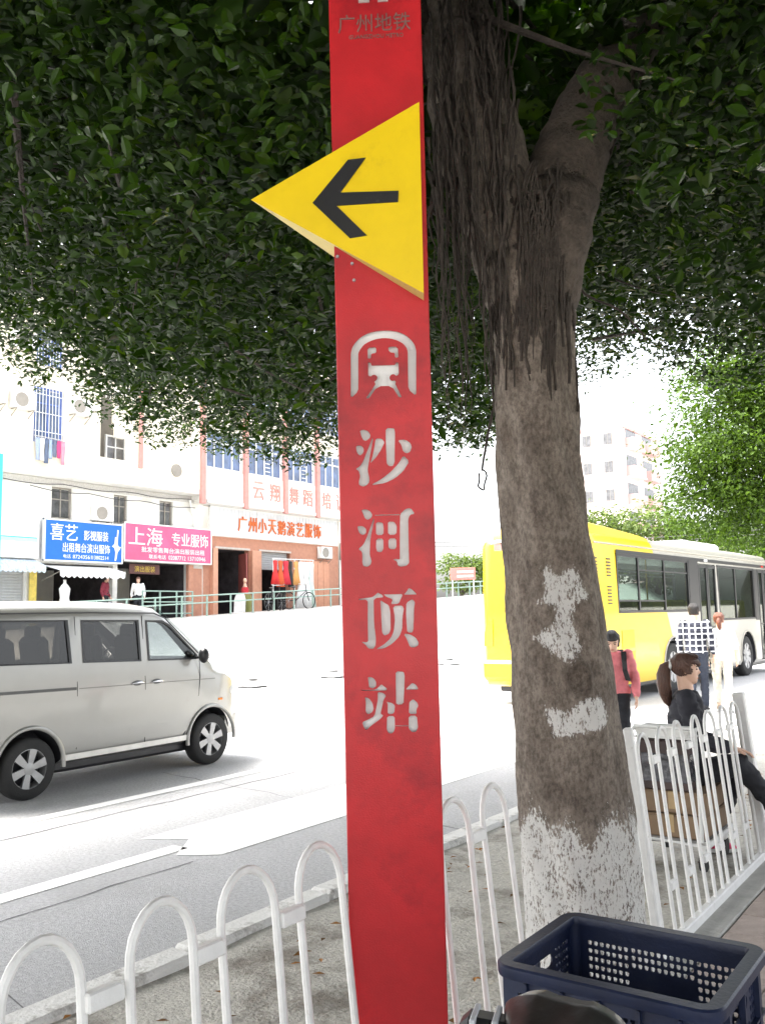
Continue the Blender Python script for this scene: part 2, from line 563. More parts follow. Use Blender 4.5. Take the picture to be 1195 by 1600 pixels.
SHA = [z4([(275, 848), (310, 846), (335, 858), (350, 885), (345, 905), (318, 925), (300, 918), (285, 890)]),
       z4([(250, 955), (285, 955), (303, 975), (302, 1005), (280, 1025), (262, 1015), (250, 985)]),
       z4([(362, 905), (368, 915), (335, 1090), (330, 1130), (342, 1180), (342, 1210), (325, 1232), (300, 1242), (270, 1230), (268, 1205), (278, 1170), (268, 1130), (245, 1118), (280, 1095), (300, 1060)]),
       z4([(385, 908), (430, 912), (448, 938), (425, 985), (390, 1040), (345, 1085), (365, 1030), (378, 960)]),
       z4([(455, 838), (515, 842), (520, 870), (518, 1075), (505, 1105), (478, 1105), (462, 1085), (455, 900)]),
       z4([(538, 925), (590, 922), (625, 945), (637, 975), (625, 1010), (600, 1020), (575, 1005), (565, 960)]),
       z4([(578, 1030), (620, 1075), (575, 1145), (520, 1190), (450, 1222), (345, 1235), (430, 1190), (500, 1135), (550, 1080)])]
HE = [z4([(285, 1402), (320, 1400), (350, 1415), (362, 1440), (355, 1462), (330, 1475), (310, 1462), (298, 1430)]),
      z4([(258, 1515), (295, 1515), (320, 1535), (320, 1565), (298, 1580), (275, 1568), (262, 1540)]),
      z4([(370, 1465), (376, 1475), (350, 1600), (346, 1680), (345, 1720), (358, 1760), (352, 1785), (330, 1800), (300, 1795), (292, 1770), (293, 1730), (290, 1695), (265, 1675), (300, 1645), (330, 1580)]),
      z4([(388, 1490), (435, 1495), (442, 1530), (440, 1582), (388, 1582)]),
      z4([(470, 1488), (515, 1492), (533, 1520), (530, 1582), (472, 1582)]),
      z4([(390, 1606), (440, 1606), (440, 1680), (425, 1702), (395, 1698), (388, 1670)]),
      z4([(474, 1606), (530, 1606), (530, 1665), (520, 1682), (490, 1682), (474, 1670)]),
      z4([(555, 1440), (590, 1405), (630, 1398), (657, 1440), (625, 1445), (612, 1475), (614, 1600), (618, 1780), (600, 1800), (560, 1805), (538, 1795), (535, 1770), (505, 1752), (530, 1750), (553, 1755), (553, 1600)]),
      z4(hair(380, 1443, 552, 1443))]
DING = [z5([(268, 422), (345, 414), (365, 410), (385, 395), (400, 380), (435, 400), (438, 415), (390, 418), (372, 432), (375, 600), (388, 700), (385, 750), (370, 772), (335, 770), (318, 745), (285, 720), (318, 725), (333, 720), (330, 560), (330, 428), (268, 430)]),
        z5([(440, 395), (575, 395), (560, 430), (545, 462), (490, 465), (505, 430), (460, 412)]),
        z5([(615, 352), (640, 365), (668, 395), (668, 400), (580, 400), (600, 380)]),
        z5([(418, 432), (450, 455), (478, 470), (488, 520), (490, 640), (478, 670), (445, 682), (430, 660), (425, 560)]),
        z5([(505, 475), (570, 475), (582, 495), (572, 560), (570, 640), (550, 690), (500, 740), (440, 772), (385, 775), (440, 745), (490, 700), (512, 650), (520, 560)]),
        z5([(598, 455), (640, 432), (658, 450), (652, 500), (648, 640), (640, 665), (605, 662), (597, 560)]),
        z5([(580, 670), (625, 675), (665, 700), (685, 735), (680, 755), (650, 770), (622, 762), (605, 715)])]
ZHAN = [z5([(330, 965), (365, 970), (388, 995), (390, 1030), (370, 1048), (340, 1040), (335, 1000)]),
        z5([(290, 1056), (380, 1056), (405, 1040), (425, 1018), (465, 1050), (460, 1063), (290, 1063)]),
        z5([(310, 1105), (340, 1115), (365, 1150), (372, 1190), (360, 1215), (330, 1228), (315, 1205), (318, 1150)]),
        z5([(400, 1070), (440, 1080), (458, 1100), (440, 1130), (420, 1225), (440, 1235), (420, 1260), (350, 1310), (320, 1338), (305, 1320), (290, 1280), (330, 1265), (378, 1240), (400, 1130)]),
        z5([(525, 930), (580, 935), (588, 960), (582, 1100), (580, 1160), (528, 1165), (525, 1000)]),
        z5([(640, 1012), (665, 1025), (685, 1060), (592, 1060), (615, 1035)]),
        z5([(462, 1140), (500, 1150), (520, 1168), (515, 1225), (468, 1230), (470, 1160)]),
        z5([(620, 1145), (645, 1125), (675, 1150), (682, 1175), (668, 1200), (670, 1230), (615, 1230)]),
        z5([(465, 1240), (518, 1240), (520, 1330), (505, 1362), (475, 1362), (462, 1335)]),
        z5([(615, 1240), (672, 1240), (680, 1325), (665, 1355), (635, 1355), (615, 1330)]),
        z5(hair(524, 1310, 612, 1310))]
def chaikin(p):
    out = []
    n = len(p)
    for i in range(n):
        a, b, c = Vector(p[i - 1]), Vector(p[i]), Vector(p[(i + 1) % n])
        k = .22 * min((a - b).length, (c - b).length)
        out += [tuple(b + (a - b).normalized() * k), tuple(b + (b - (a - b).normalized() * k - b) * -.0 + (c - b).normalized() * k)]
    return out
def plate(name, outer, holes, z0, thick, m_, parent):
    cu = bpy.data.curves.new(name, 'CURVE')
    cu.dimensions = '2D'
    cu.fill_mode = 'BOTH'
    cu.extrude = thick / 2
    for poly in [outer] + holes:
        sp = cu.splines.new('POLY')
        sp.points.add(len(poly) - 1)
        for pnt, (x, y) in zip(sp.points, poly):
            pnt.co = (x, y, 0, 1)
        sp.use_cyclic_u = True
    t_ = bpy.data.objects.new('tmp', cu)
    COL.objects.link(t_)
    bpy.context.view_layer.update()
    me = bpy.data.meshes.new_from_object(t_.evaluated_get(bpy.context.evaluated_depsgraph_get()))
    bpy.data.objects.remove(t_)
    bpy.data.curves.remove(cu)
    me.name = name
    me.materials.clear()
    me.transform(Matrix.Translation((0, 0, z0)))
    return link(name, me, m_, parent)
holes = [[face_xy(*q) for q in chaikin(p)] for p in EMBLEM + SHA + HE + DING + ZHAN]
h = PW / 2
front = plate('front_panel', [(-h + .004, Lb), (h - .004, Lb), (h - .004, Lt), (-h + .004, Lt)], holes, -.0015, .003, RED, post)
obj('backing_panel', MB().box((0, (Lb + Lt) / 2, -.016), (PW - .012, Lt - Lb - .01, .004)), GREYIN, post)
mb = MB()
for sx in (-1, 1):                        # folded side cheeks with a rounded front edge
    pts = [(sx * (h - .004), -.0005), (sx * (h - .001), -.002), (sx * h, -.005), (sx * h, -PD), (sx * (h - .004), -PD), (sx * (h - .004), -.006)]
    if sx < 0: pts = pts[::-1]
    mb.prism(pts, lambda u, v, d: (u, d, v), Lb, Lt)
obj('side_cheek', mb, RED, post)
obj('back_panel', MB().box((0, (Lb + Lt) / 2, -PD + .002), (PW - .01, Lt - Lb, .003)), RED, post)
obj('top_cap', MB().box((0, Lt + .004, -PD / 2), (PW, .008, PD), bev=.003), RED, post)
obj('base_plate', MB().box((0, Lb + .005, -PD / 2), (PW + .1, .012, PD + .1), bev=.003), STEEL, post)

def text_mesh(body, size, mats_, thick=.0, space=1.0):
    cu = bpy.data.curves.new('t', 'FONT')
    cu.body = body
    cu.size = size
    cu.resolution_u = 2
    cu.align_x = 'CENTER'
    cu.align_y = 'CENTER'
    cu.extrude = thick / 2
    cu.space_character = space
    t_ = bpy.data.objects.new('tmp', cu)
    COL.objects.link(t_)
    bpy.context.view_layer.update()
    me = bpy.data.meshes.new_from_object(t_.evaluated_get(bpy.context.evaluated_depsgraph_get()))
    bpy.data.objects.remove(t_)
    bpy.data.curves.remove(cu)
    me.materials.clear()
    me.name = 'lettering'
    return me
def put_text(name, body, width, height, m_, parent, mtx, thick=.003, space=1.0):
    me = text_mesh(body, 1.0, m_, thick, space)
    co = np.empty(len(me.vertices) * 3, 'f'); me.vertices.foreach_get('co', co); co = co.reshape(-1, 3)
    lo, hi = co[:, :2].min(0), co[:, :2].max(0)
    co[:, 0] = (co[:, 0] - (lo[0] + hi[0]) / 2) * width / (hi[0] - lo[0])
    co[:, 1] = (co[:, 1] - (lo[1] + hi[1]) / 2) * height / (hi[1] - lo[1])
    zs = co[:, 2].max()
    if zs > 0: co[:, 2] *= thick / 2 / zs
    me.vertices.foreach_set('co', co.ravel())
    me.transform(mtx)
    return link(name, me, m_, parent)
x0, y0 = face_xy(528, 35); x1, _y = face_xy(641, 35)
put_text('lettering', '广州地铁', x1 - x0, .05, DULL, post, Matrix.Translation(((x0 + x1) / 2, y0, .001)), .003)
x0, y0 = face_xy(545, 56); x1, _y = face_xy(630, 56)
put_text('lettering', 'GUANGZHOU METRO', x1 - x0, .011, DULL, post, Matrix.Translation(((x0 + x1) / 2, y0, .001)), .003)
GREYL = mat('pale_emblem', (.42, .36, .34), .5)
mb = MB()                                  # foot of the operator's emblem at the head of the post
for pts in ([(560, 3), (577, 3), (577, -40), (560, -60)], [(590, 3), (606, 3), (606, -60), (590, -40)], [(545, -70), (620, -70), (600, -95), (565, -95)]):
    mb.prism([face_xy(*p) for p in pts], lambda u, v, d: (u, v, d), 0, .003)
obj('emblem', mb, GREYL, post)

# yellow arrow board: wedge whose two faces meet at the tip
arrow = link('arrow_board', None, None, post, label='yellow triangular arrow board')
def fp(px, py, z):
    x, y = face_xy(px, py)
    return Vector((x, y, z))
zb0, zb1 = .068, -PD - .02
A, B = fp(655, 178, zb0), fp(662, 474, zb0)
A.y -= .006; B.y += .004
T = fp(390, 298, -.045)
Tx = T.copy(); Tx.x -= .008; Tx.y += .010
A2, B2 = Vector((A.x, A.y, zb1)), Vector((B.x, B.y, zb1))
fw = MB()
fw.mi = 0; fw.add([A, Tx, B], [(0, 1, 2)])
fw.add([A2, Tx, B2], [(2, 1, 0)])
fw.mi = 1; fw.add([Tx, A, A2], [(0, 1, 2)]); fw.add([Tx, B2, B], [(0, 1, 2)]); fw.add([A, B, B2, A2], [(0, 1, 2, 3)])
obj('board_face', fw, [YEL, YELS], arrow)
# the black arrow lies on the sloping front face
def on_face(px, py, off):
    x, y = face_xy(px, py)
    n = (Tx - A).cross(B - A).normalized()
    if n.z < 0: n = -n
    k = (n.dot(A) - n.x * x - n.y * y) / n.z
    c = Vector((x, y, k))
    # pull the design back along the reading direction so it sits on the slope
    return c + n * off
ARW = [(488, 312), (545, 253), (573, 254), (533, 302), (624, 312), (623, 329), (527, 322), (575, 374), (548, 375)]
mb = MB()
mb.prism(ARW[::-1], lambda u, v, d: on_face(u, v, d), .0015, .003)
mb.f = [f for f in mb.f if len(f) == 4]
mb.m = [0] * len(mb.f)
n0 = len(ARW)
tris = [(0, 1, 2), (0, 2, 3), (0, 3, 6), (0, 6, 7), (0, 7, 8), (3, 4, 5), (3, 5, 6)]
mb.f += [tuple(n0 + (n0 - 1 - i) for i in t)[::-1] for t in tris]
mb.m += [0] * len(tris)
obj('arrow_mark', mb, INK, arrow)
RIV = MB()
for px, py in ((527, 398), (550, 410), (553, 436)):
    x, y = face_xy(px, py)
    RIV.lathe([(.001, .004), (.004, .004), (.005, 0)], (x, y, .0), 8)
obj('rivet', RIV, STEEL, post)

# ------------------------------------------------------------------ white hoop fence
def hoop_mesh(h_=.955, w=.085, r_=.0099):
    pts = [(0, -w, -.02), (0, -w, h_ - w - .02)]
    for k in range(1, 12):
        a = PI * k / 12
        pts.append((0, -w * math.cos(a), h_ - w - .02 + (w + .02) * math.sin(a)))
    pts += [(0, w, h_ - w - .02), (0, w, -.02)]
    return MB().tube(pts, r_, 8).mesh('hoop', 40)
HOOP = hoop_mesh()
HOOP.materials.append(FENCEP)
CLIP = MB().box((0, 0, 0), (.028, .085, .036), bev=.004).mesh('clip'); CLIP.materials.append(FENCEP)
TILT = rad(-5.5)
def panel(label, ys, posts):
    t = thing('hoop_fence', label, 'fence', (-1.40, ys[0], .10), (0, TILT, 0), 'white hoop fence along the kerb strip')
    y0_ = ys[0]
    for y in ys:
        link('hoop', HOOP, None, t, loc=(0, y - y0_, 0), rot=(random.uniform(-.012, .012), random.uniform(-.012, .012), random.uniform(-.05, .05)))
    for a, b in zip(ys[:-1], ys[1:]):
        for z in (.82, .25):
            link('clip', CLIP, None, t, loc=(0, (a + b) / 2 - y0_, z))
    obj('bottom_rail', MB().box((0, (ys[-1] - y0_) / 2, .02), (.045, ys[-1] - y0_ + .24, .05), bev=.006), FENCEP, t)
    for y, w, hh in posts:
        obj('fence_post', MB().box((0, y - y0_, hh / 2 - .04), (w, w, hh + .08), bev=.008), FENCEP, t)
    return t
panel('white tubular hoop fence to the left of the red sign post', [-.34, -.07, .205, .475, .745, 1.02, 1.29, 1.56, 1.83], [])
panel('short white hoop fence between the red sign post and the tree trunk', [2.455, 2.74], [])
panel('white hoop fence to the right of the tree trunk, before the seated woman', [4.20, 4.47, 4.745, 5.02, 5.30, 5.58, 5.85], [(4.05, .042, 1.0), (6.05, .07, 1.0)])

# ------------------------------------------------------------------ leaves (numpy)
def leaf_arrays(P, N, T, size, width):
    """P points (n,3), N normals, T length directions -> verts (n*6,3)"""
    T = T - N * (T * N).sum(1, keepdims=True)
    T /= np.linalg.norm(T, axis=1, keepdims=True) + 1e-9
    B = np.cross(N, T)
    s = size[:, None]; w = width[:, None]
    base = P - T * s * .5
    tip = P + T * s * .5 - N * s * .08
    fold = N * w * .22
    l1 = P - T * s * .18 + B * w * .46 + fold
    l2 = P + T * s * .18 + B * w * .40 + fold
    r1 = P - T * s * .18 - B * w * .46 + fold
    r2 = P + T * s * .18 - B * w * .40 + fold
    return np.stack([base, r1, r2, tip, l2, l1], 1).reshape(-1, 3)
def leaf_mesh(name, V):
    n = len(V) // 6
    me = bpy.data.meshes.new(name)
    me.vertices.add(n * 6)
    me.vertices.foreach_set('co', V.astype('f').ravel())
    idx = np.arange(n)[:, None] * 6
    quads = np.concatenate([idx + np.array([0, 1, 2, 3]), idx + np.array([0, 3, 4, 5])], 1).reshape(-1)
    me.loops.add(n * 8)
    me.loops.foreach_set('vertex_index', quads.astype('i'))
    me.polygons.add(n * 2)
    me.polygons.foreach_set('loop_start', np.arange(0, n * 8, 4, dtype='i'))
    me.polygons.foreach_set('loop_total', np.full(n * 2, 4, 'i'))
    me.update(calc_edges=True)
    return me
def unit(a): return a / (np.linalg.norm(a, axis=1, keepdims=True) + 1e-9)
def wob(P, f, ph):
    x, y, z = P[:, 0] * f, P[:, 1] * f, P[:, 2] * f
    return (np.sin(x * 1.3 + 1.7 * np.sin(y * .9 + ph) + ph) + np.sin(y * 1.7 + 1.3 * np.sin(z * 1.1 + ph * 2)) + np.sin(z * 1.5 + 1.9 * np.sin(x * .8 - ph))) / 3

LEAF = leafmat('fig_leaf', (.0115, .034, .0028), .20, .45, .5, (.060, .115, .008))
LEAF_S = leafmat('sunlit_leaf', (.042, .088, .012), .30, .45, .5)
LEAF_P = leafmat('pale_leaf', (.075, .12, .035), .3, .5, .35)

# ------------------------------------------------------------------ the big fig tree
def trunk_mat():
    m_ = bpy.data.materials.new('fig_bark')
    m_.use_nodes = True
    n, l = m_.node_tree.nodes, m_.node_tree.links
    b = n['Principled BSDF']
    b.inputs['Roughness'].default_value = .9
    tc = n.new('ShaderNodeTexCoord')
    def noise(sc, stretch, det=6, rg=.65):
        mp = n.new('ShaderNodeMapping'); mp.inputs['Scale'].default_value = stretch
        l.new(tc.outputs['Object'], mp.inputs['Vector'])
        t = n.new('ShaderNodeTexNoise'); t.inputs['Scale'].default_value = sc; t.inputs['Detail'].default_value = det; t.inputs['Roughness'].default_value = rg
        l.new(mp.outputs['Vector'], t.inputs['Vector'])
        return t.outputs['Fac']
    def ramp(v, a, b_, ca, cb):
        r = n.new('ShaderNodeValToRGB')
        r.color_ramp.elements[0].position = a; r.color_ramp.elements[1].position = b_
        r.color_ramp.elements[0].color = tuple(ca) + (1,); r.color_ramp.elements[1].color = tuple(cb) + (1,)
        l.new(v, r.inputs['Fac']); return r.outputs['Color']
    def math_(op, a, b_=None, c=None):
        t = n.new('ShaderNodeMath'); t.operation = op
        for i, v in enumerate((a, b_, c)):
            if v is None: continue
            if isinstance(v, (int, float)): t.inputs[i].default_value = v
            else: l.new(v, t.inputs[i])
        return t.outputs[0]
    base = ramp(noise(11, (1, 1, .55), 8, .7), .34, .66, (.165, .13, .105), (.42, .36, .30))
    dark = ramp(noise(60, (1, 1, .6), 10, .75), .40, .56, (.30, .28, .27), (1, 1, 1))
    mx = n.new('ShaderNodeMix'); mx.data_type = 'RGBA'; mx.blend_type = 'MULTIPLY'; mx.inputs[0].default_value = .7
    l.new(base, mx.inputs[6]); l.new(dark, mx.inputs[7])
    at = n.new('ShaderNodeAttribute'); at.attribute_name = 'wash'
    fine = noise(95, (1.2, 1.2, .5), 6, .75)
    mid = noise(22, (1, 1, .5), 4)
    f = math_('ADD', math_('MULTIPLY', fine, .9), math_('MULTIPLY', mid, .3))       # flakes
    k = math_('SUBTRACT', math_('MULTIPLY_ADD', at.outputs['Fac'], .50, .16), f)
    st = n.new('ShaderNodeMapRange'); st.inputs['From Min'].default_value = -.01; st.inputs['From Max'].default_value = .03
    l.new(k, st.inputs['Value'])
    m2 = n.new('ShaderNodeMix'); m2.data_type = 'RGBA'
    l.new(st.outputs['Result'], m2.inputs[0]); l.new(mx.outputs[2], m2.inputs[6]); m2.inputs[7].default_value = (.82, .81, .78, 1)
    l.new(m2.outputs[2], b.inputs['Base Color'])
    bp = n.new('ShaderNodeBump'); bp.inputs['Strength'].default_value = 1.0; bp.inputs['Distance'].default_value = .02
    l.new(math_('ADD', fine, math_('MULTIPLY', mid, .8)), bp.inputs['Height'])
    l.new(bp.outputs['Normal'], b.inputs['Normal'])
    return m_
BARK = trunk_mat()
TR = [(1530, 920, 92), (1450, 916, 87), (1300, 905, 87), (1200, 893, 85), (1100, 885, 80), (1000, 875, 75), (900, 866, 71), (800, 850, 66), (700, 840, 65), (600, 833, 62), (500, 831, 61), (420, 829, 63), (340, 832, 74), (270, 826, 88)]
_ty = np.array([t[0] for t in TR][::-1], float)
def trc(y): return float(np.interp(y, _ty, [t[1] for t in TR][::-1]))
def trh(y): return float(np.interp(y, _ty, [t[2] for t in TR][::-1]))
def trD(y): return 3.60 + (1450 - y) / 1050 * .30
def smooth_tr(fn, y): return sum(fn(y + d) for d in (-50, -25, 0, 25, 50)) / 5
PATCH = [[(833, 888), (845, 884), (858, 902), (882, 884), (888, 900), (905, 935), (885, 945), (880, 972), (892, 1000), (893, 1015), (876, 1036), (845, 1018), (815, 994), (850, 972), (852, 950), (822, 943), (838, 925)],
         [(836, 1096), (870, 1100), (895, 1084), (918, 1078), (936, 1108), (926, 1130), (880, 1140), (850, 1147), (838, 1115)]]
def inside(p, poly):
    x, y = p; c = False
    for i in range(len(poly)):
        (x1, y1), (x2, y2) = poly[i - 1], poly[i]
        if (y1 > y) != (y2 > y) and x < (x2 - x1) * (y - y1) / (y2 - y1) + x1: c = not c
    return c
def pdist(p, poly):
    best = 1e9
    for i in range(len(poly)):
        a, b = Vector(poly[i - 1]), Vector(poly[i]); q = Vector(p)
        t = max(0, min(1, (q - a).dot(b - a) / max(1e-9, (b - a).length_squared)))
        best = min(best, (q - a - (b - a) * t).length)
    return best
fig = thing('fig_tree', 'big dark fig tree with whitewashed trunk and hanging roots, shading the pavement', 'tree', tuple(cam_pt(918, 1480, 3.6))[:2] + (.09,))
FB = fig.location.copy()
SEG, RNGS = 110, 230
Hr = Vector((_r.x, _r.y, 0)).normalized()
Hf = Vector((_f.x, _f.y, 0)).normalized()
verts, wash, rings = [], [], []
for j in range(RNGS):
    y = 1530 + (285 - 1530) * j / (RNGS - 1)
    c = cam_pt(smooth_tr(trc, y), y, trD(y))
    r0 = smooth_tr(trh, y) * trD(y) / 1400
    for k in range(SEG):
        a = 2 * PI * k / SEG
        d = Hr * math.cos(a) - Hf * math.sin(a)
        n_ = .010 * math.sin(3 * a + y * .004) + .008 * math.sin(5 * a - y * .011 + 1) + .004 * math.sin(9 * a + y * .03) + .005 * math.sin(y * .05 + 2 * a) * math.sin(a * 7) + random.uniform(-.0012, .0012)
        if y > 1380: n_ += .03 * ((y - 1380) / 150) ** 2 * (1 + .5 * math.sin(5 * a))
        px, py = trc(y) + math.cos(a) * trh(y), y
        front_ = math.sin(a) > 0
        if front_:      # old pruning scar, a crease down the right flank
            q = ((px - 885) / 17) ** 2 + ((py - 1056) / 25) ** 2
            if q < 2.2: n_ += (.022 * math.exp(-((q - 1) / .35) ** 2) - .035 * math.exp(-q / .3))
            q = (px - (905 + (py - 800) * .14)) / 6
            if 760 < py < 1000 and abs(q) < 3: n_ -= .014 * math.exp(-q * q)
            q = (py - 1232 - 8 * math.sin(px * .05)) / 10
            if 840 < px < 960: n_ -= .008 * math.exp(-q * q)
        w = 0.0
        if front_:
            for P_ in PATCH:
                dd = pdist((px, py), P_)
                s_ = dd if inside((px, py), P_) else -dd
                w = max(w, min(1, max(0, .72 + s_ / 22)) if s_ > -9 else 0)
        lim = 1232 + 14 * math.sin(a * 4 + 1) + 10 * math.sin(a * 9)
        if y > lim - 12: w = max(w, min(1.0, .42 + (y - lim) / 110))
        if j > RNGS - 26: r0_ = r0 * (1 - .75 * ((j - RNGS + 26) / 25) ** 1.6)
        else: r0_ = r0
        verts.append((c + d * (r0_ + n_)) - FB)
        wash.append(w)
mb = MB()
mb.loft([verts[j * SEG:(j + 1) * SEG] for j in range(RNGS)])
me = mb.mesh('trunk', 180)
at = me.attributes.new('wash', 'FLOAT', 'POINT')
at.data.foreach_set('value', wash)
link('trunk', me, BARK, fig)

def limb(pts, seg=20, steps=10, jitter=.012, m_=None, name='limb'):
    """pts: (px, py, D, r)"""
    cp = [(cam_pt(p[0], p[1], p[2]) - FB, p[3]) for p in pts]
    return limb3(cp, seg, steps, jitter, m_, name)
def limb3(cp, seg=12, steps=8, jitter=.01, m_=None, name='limb', parent=None):
    P_, R_ = [], []
    n = len(cp)
    for i in range(n - 1):
        p0, p1, p2, p3 = [cp[max(0, min(n - 1, i + k))] for k in (-1, 0, 1, 2)]
        for s_ in range(steps):
            t = s_ / steps
            v = .5 * ((2 * p1[0]) + (p2[0] - p0[0]) * t + (2 * p0[0] - 5 * p1[0] + 4 * p2[0] - p3[0]) * t * t + (3 * p1[0] - p0[0] - 3 * p2[0] + p3[0]) * t ** 3)
            P_.append(v + Vector((random.uniform(-jitter, jitter), random.uniform(-jitter, jitter), 0)))
            R_.append(p1[1] + (p2[1] - p1[1]) * t)
    P_.append(cp[-1][0]); R_.append(cp[-1][1])
    mb = MB().tube(P_, R_, seg)
    return obj(name, mb, m_ or WOODB, parent or fig, 180)
limb([(832, 520, 3.88, .15), (800, 400, 3.9, .17), (757, 260, 3.92, .19), (725, 110, 3.95, .17), (700, -40, 4.0, .155), (660, -260, 4.1, .13)], 24, m_=BARK)
limb([(838, 520, 3.90, .155), (855, 380, 3.91, .185), (888, 250, 3.98, .165), (945, 130, 4.1, .135), (1020, 20, 4.3, .115), (1110, -120, 4.5, .10)], 22, m_=mat('shaded_bark', (.085, .068, .055), .9, var=.4, vscale=18, bump=.9, bscale=55))  # right limb in darker bark: canopy shade put into the colour
limb([(770, 280, 4.0, .1), (690, 120, 4.4, .08), (560, 20, 5.0, .06), (420, -20, 5.8, .04), (260, 120, 6.6, .02)], 12)
limb([(720, 100, 4.0, .09), (560, -60, 3.9, .07), (300, -140, 4.0, .05), (40, -60, 4.4, .03)], 12)
limb([(1000, 40, 4.3, .07), (1100, 60, 4.9, .05), (1180, 200, 5.6, .035), (1240, 380, 6.2, .02)], 12)
limb([(860, 300, 4.1, .07), (900, 200, 5.0, .06), (960, 220, 6.0, .045), (1010, 360, 7.0, .02)], 12)
limb([(700, -40, 4.0, .08), (600, -300, 3.4, .07), (400, -700, 2.6, .05), (200, -1200, 2.2, .03)], 12)
# aerial roots hugging the fork and hanging beside the trunk
for k in range(150):
    x0 = random.uniform(668, 812)
    y0 = random.uniform(-60, 300)
    D0 = random.uniform(3.66, 4.0) if k < 64 else random.uniform(3.62, 3.74)  # later, nearer roots added as a dark curtain, imitating shade on the limb
    ln = random.uniform(180, 480)
    pts = []
    x = x0
    for s_ in range(8):
        t = s_ / 7
        tgt = 785 if x0 > 720 else x0 + 25
        x = x0 + (tgt - x0) * t * .8 + random.uniform(-7, 7)
        pts.append((x, min(y0 + ln * t, 700 - 60 * random.random()), D0 + .02 * s_, random.uniform(.003, .009) * (1.2 - t)))
    limb(pts, 5, 3, .004, None, 'aerial_root')
for k in range(100):                        # net of roots over the trunk head, made dense to imitate shade
    a0 = random.uniform(-.9, 1.02); y0 = random.uniform(285, 420)
    pts = []
    a = a0
    for s_ in range(7):
        y = y0 + s_ * random.uniform(15, 42)
        a = max(-1.02, min(1.02, a + random.uniform(-.12, .1) + (.02 if k % 2 else -.05)))
        off = math.sqrt(max(0, 1 - min(1, a * a)))
        rr = smooth_tr(trh, y) * trD(y) / 1400 + .006
        pts.append((cam_pt(smooth_tr(trc, y), y, trD(y)) + Hr * a * rr - Hf * off * rr - FB, random.uniform(.003, .007)))
    limb3(pts, 5, 3, .003, None, 'aerial_root')
limb([(893, 430, 4.0, .006), (915, 460, 4.0, .006), (960, 480, 4.0, .005), (985, 500, 4.0, .005), (1010, 530, 4.0, .003)], 6, 5, .003, None, 'aerial_root')
limb([(770, 640, 4.2, .006), (760, 690, 4.2, .006), (753, 735, 4.2, .005)], 6, 4, .001, None, 'aerial_root')
lp = [cam_pt(751 + (8 + 3 * math.sin(2.3 * t)) * math.sin(t) + .6 * t, 750 - (15 + 2 * math.sin(3 * t)) * math.cos(t), 4.2) - FB for t in np.linspace(.1, 5.7, 18)]
obj('aerial_root', MB().tube(lp, .0045, 5), WOODB, fig, 180)

for k in range(90):                        # dark roots added along the right limb, standing in for canopy shade
    t0 = random.uniform(-.1, .75)
    pts = []
    for s_ in range(7):
        t = t0 + (1 - t0) * s_ / 6
        o_ = random.uniform(-4, 4) + (k % 9 - 4) * 9
        pts.append((985 - 135 * t + o_, 70 + 330 * t + 20 * (s_ == 6), 4.03 - .315 * t + .09 * ((k % 9 - 4) / 4) ** 2, random.uniform(.003, .007)))
    limb(pts, 5, 3, .003, None, 'aerial_root')

# crown: a low wide canopy; its ragged underside hangs at about 2.6 to 3.6 m
EDGE = [(-400, 430), (0, 520), (60, 560), (110, 566), (150, 610), (230, 650), (300, 636), (350, 668), (450, 688), (520, 662), (600, 650), (690, 662), (745, 676), (775, 650), (850, 540), (895, 560), (905, 515), (960, 528), (1000, 508), (1035, 524), (1060, 540), (1120, 555), (1195, 565), (1600, 560)]
_ex = np.array([e[0] for e in EDGE], float); _ey = np.array([e[1] for e in EDGE], float)
RTn, UPn, FWn, EYn = (np.array(v) for v in (_r, _u, _f, EYE))
def view(P):
    d = P - EYn
    z = d @ FWn
    zz = np.where(np.abs(z) < .05, .05, z)
    return 597.5 + 1400 * (d @ RTn) / zz, 800 - 1400 * (d @ UPn) / zz, z
def zlow(P):
    px, py, D = view(np.stack([P[:, 0], P[:, 1], np.full(len(P), 2.9)], 1))
    front_ = D > 1.0
    pxx = np.where(front_, px, -400)
    yb_ = np.interp(pxx, _ex, _ey)
    hor = 977 - .021 * np.clip(pxx, -400, 1600)
    Dc = np.clip(D, 4.7, 8.2)
    z = 1.62 + Dc * (hor - yb_) / 1400 + .13
    back = 3.3 - .12 * np.clip(np.hypot(P[:, 0], P[:, 1]) - 2.2, 0, 4.5)  # unseen droop behind the camera, shaped to hold light off the foreground
    return np.where(front_, z, back)
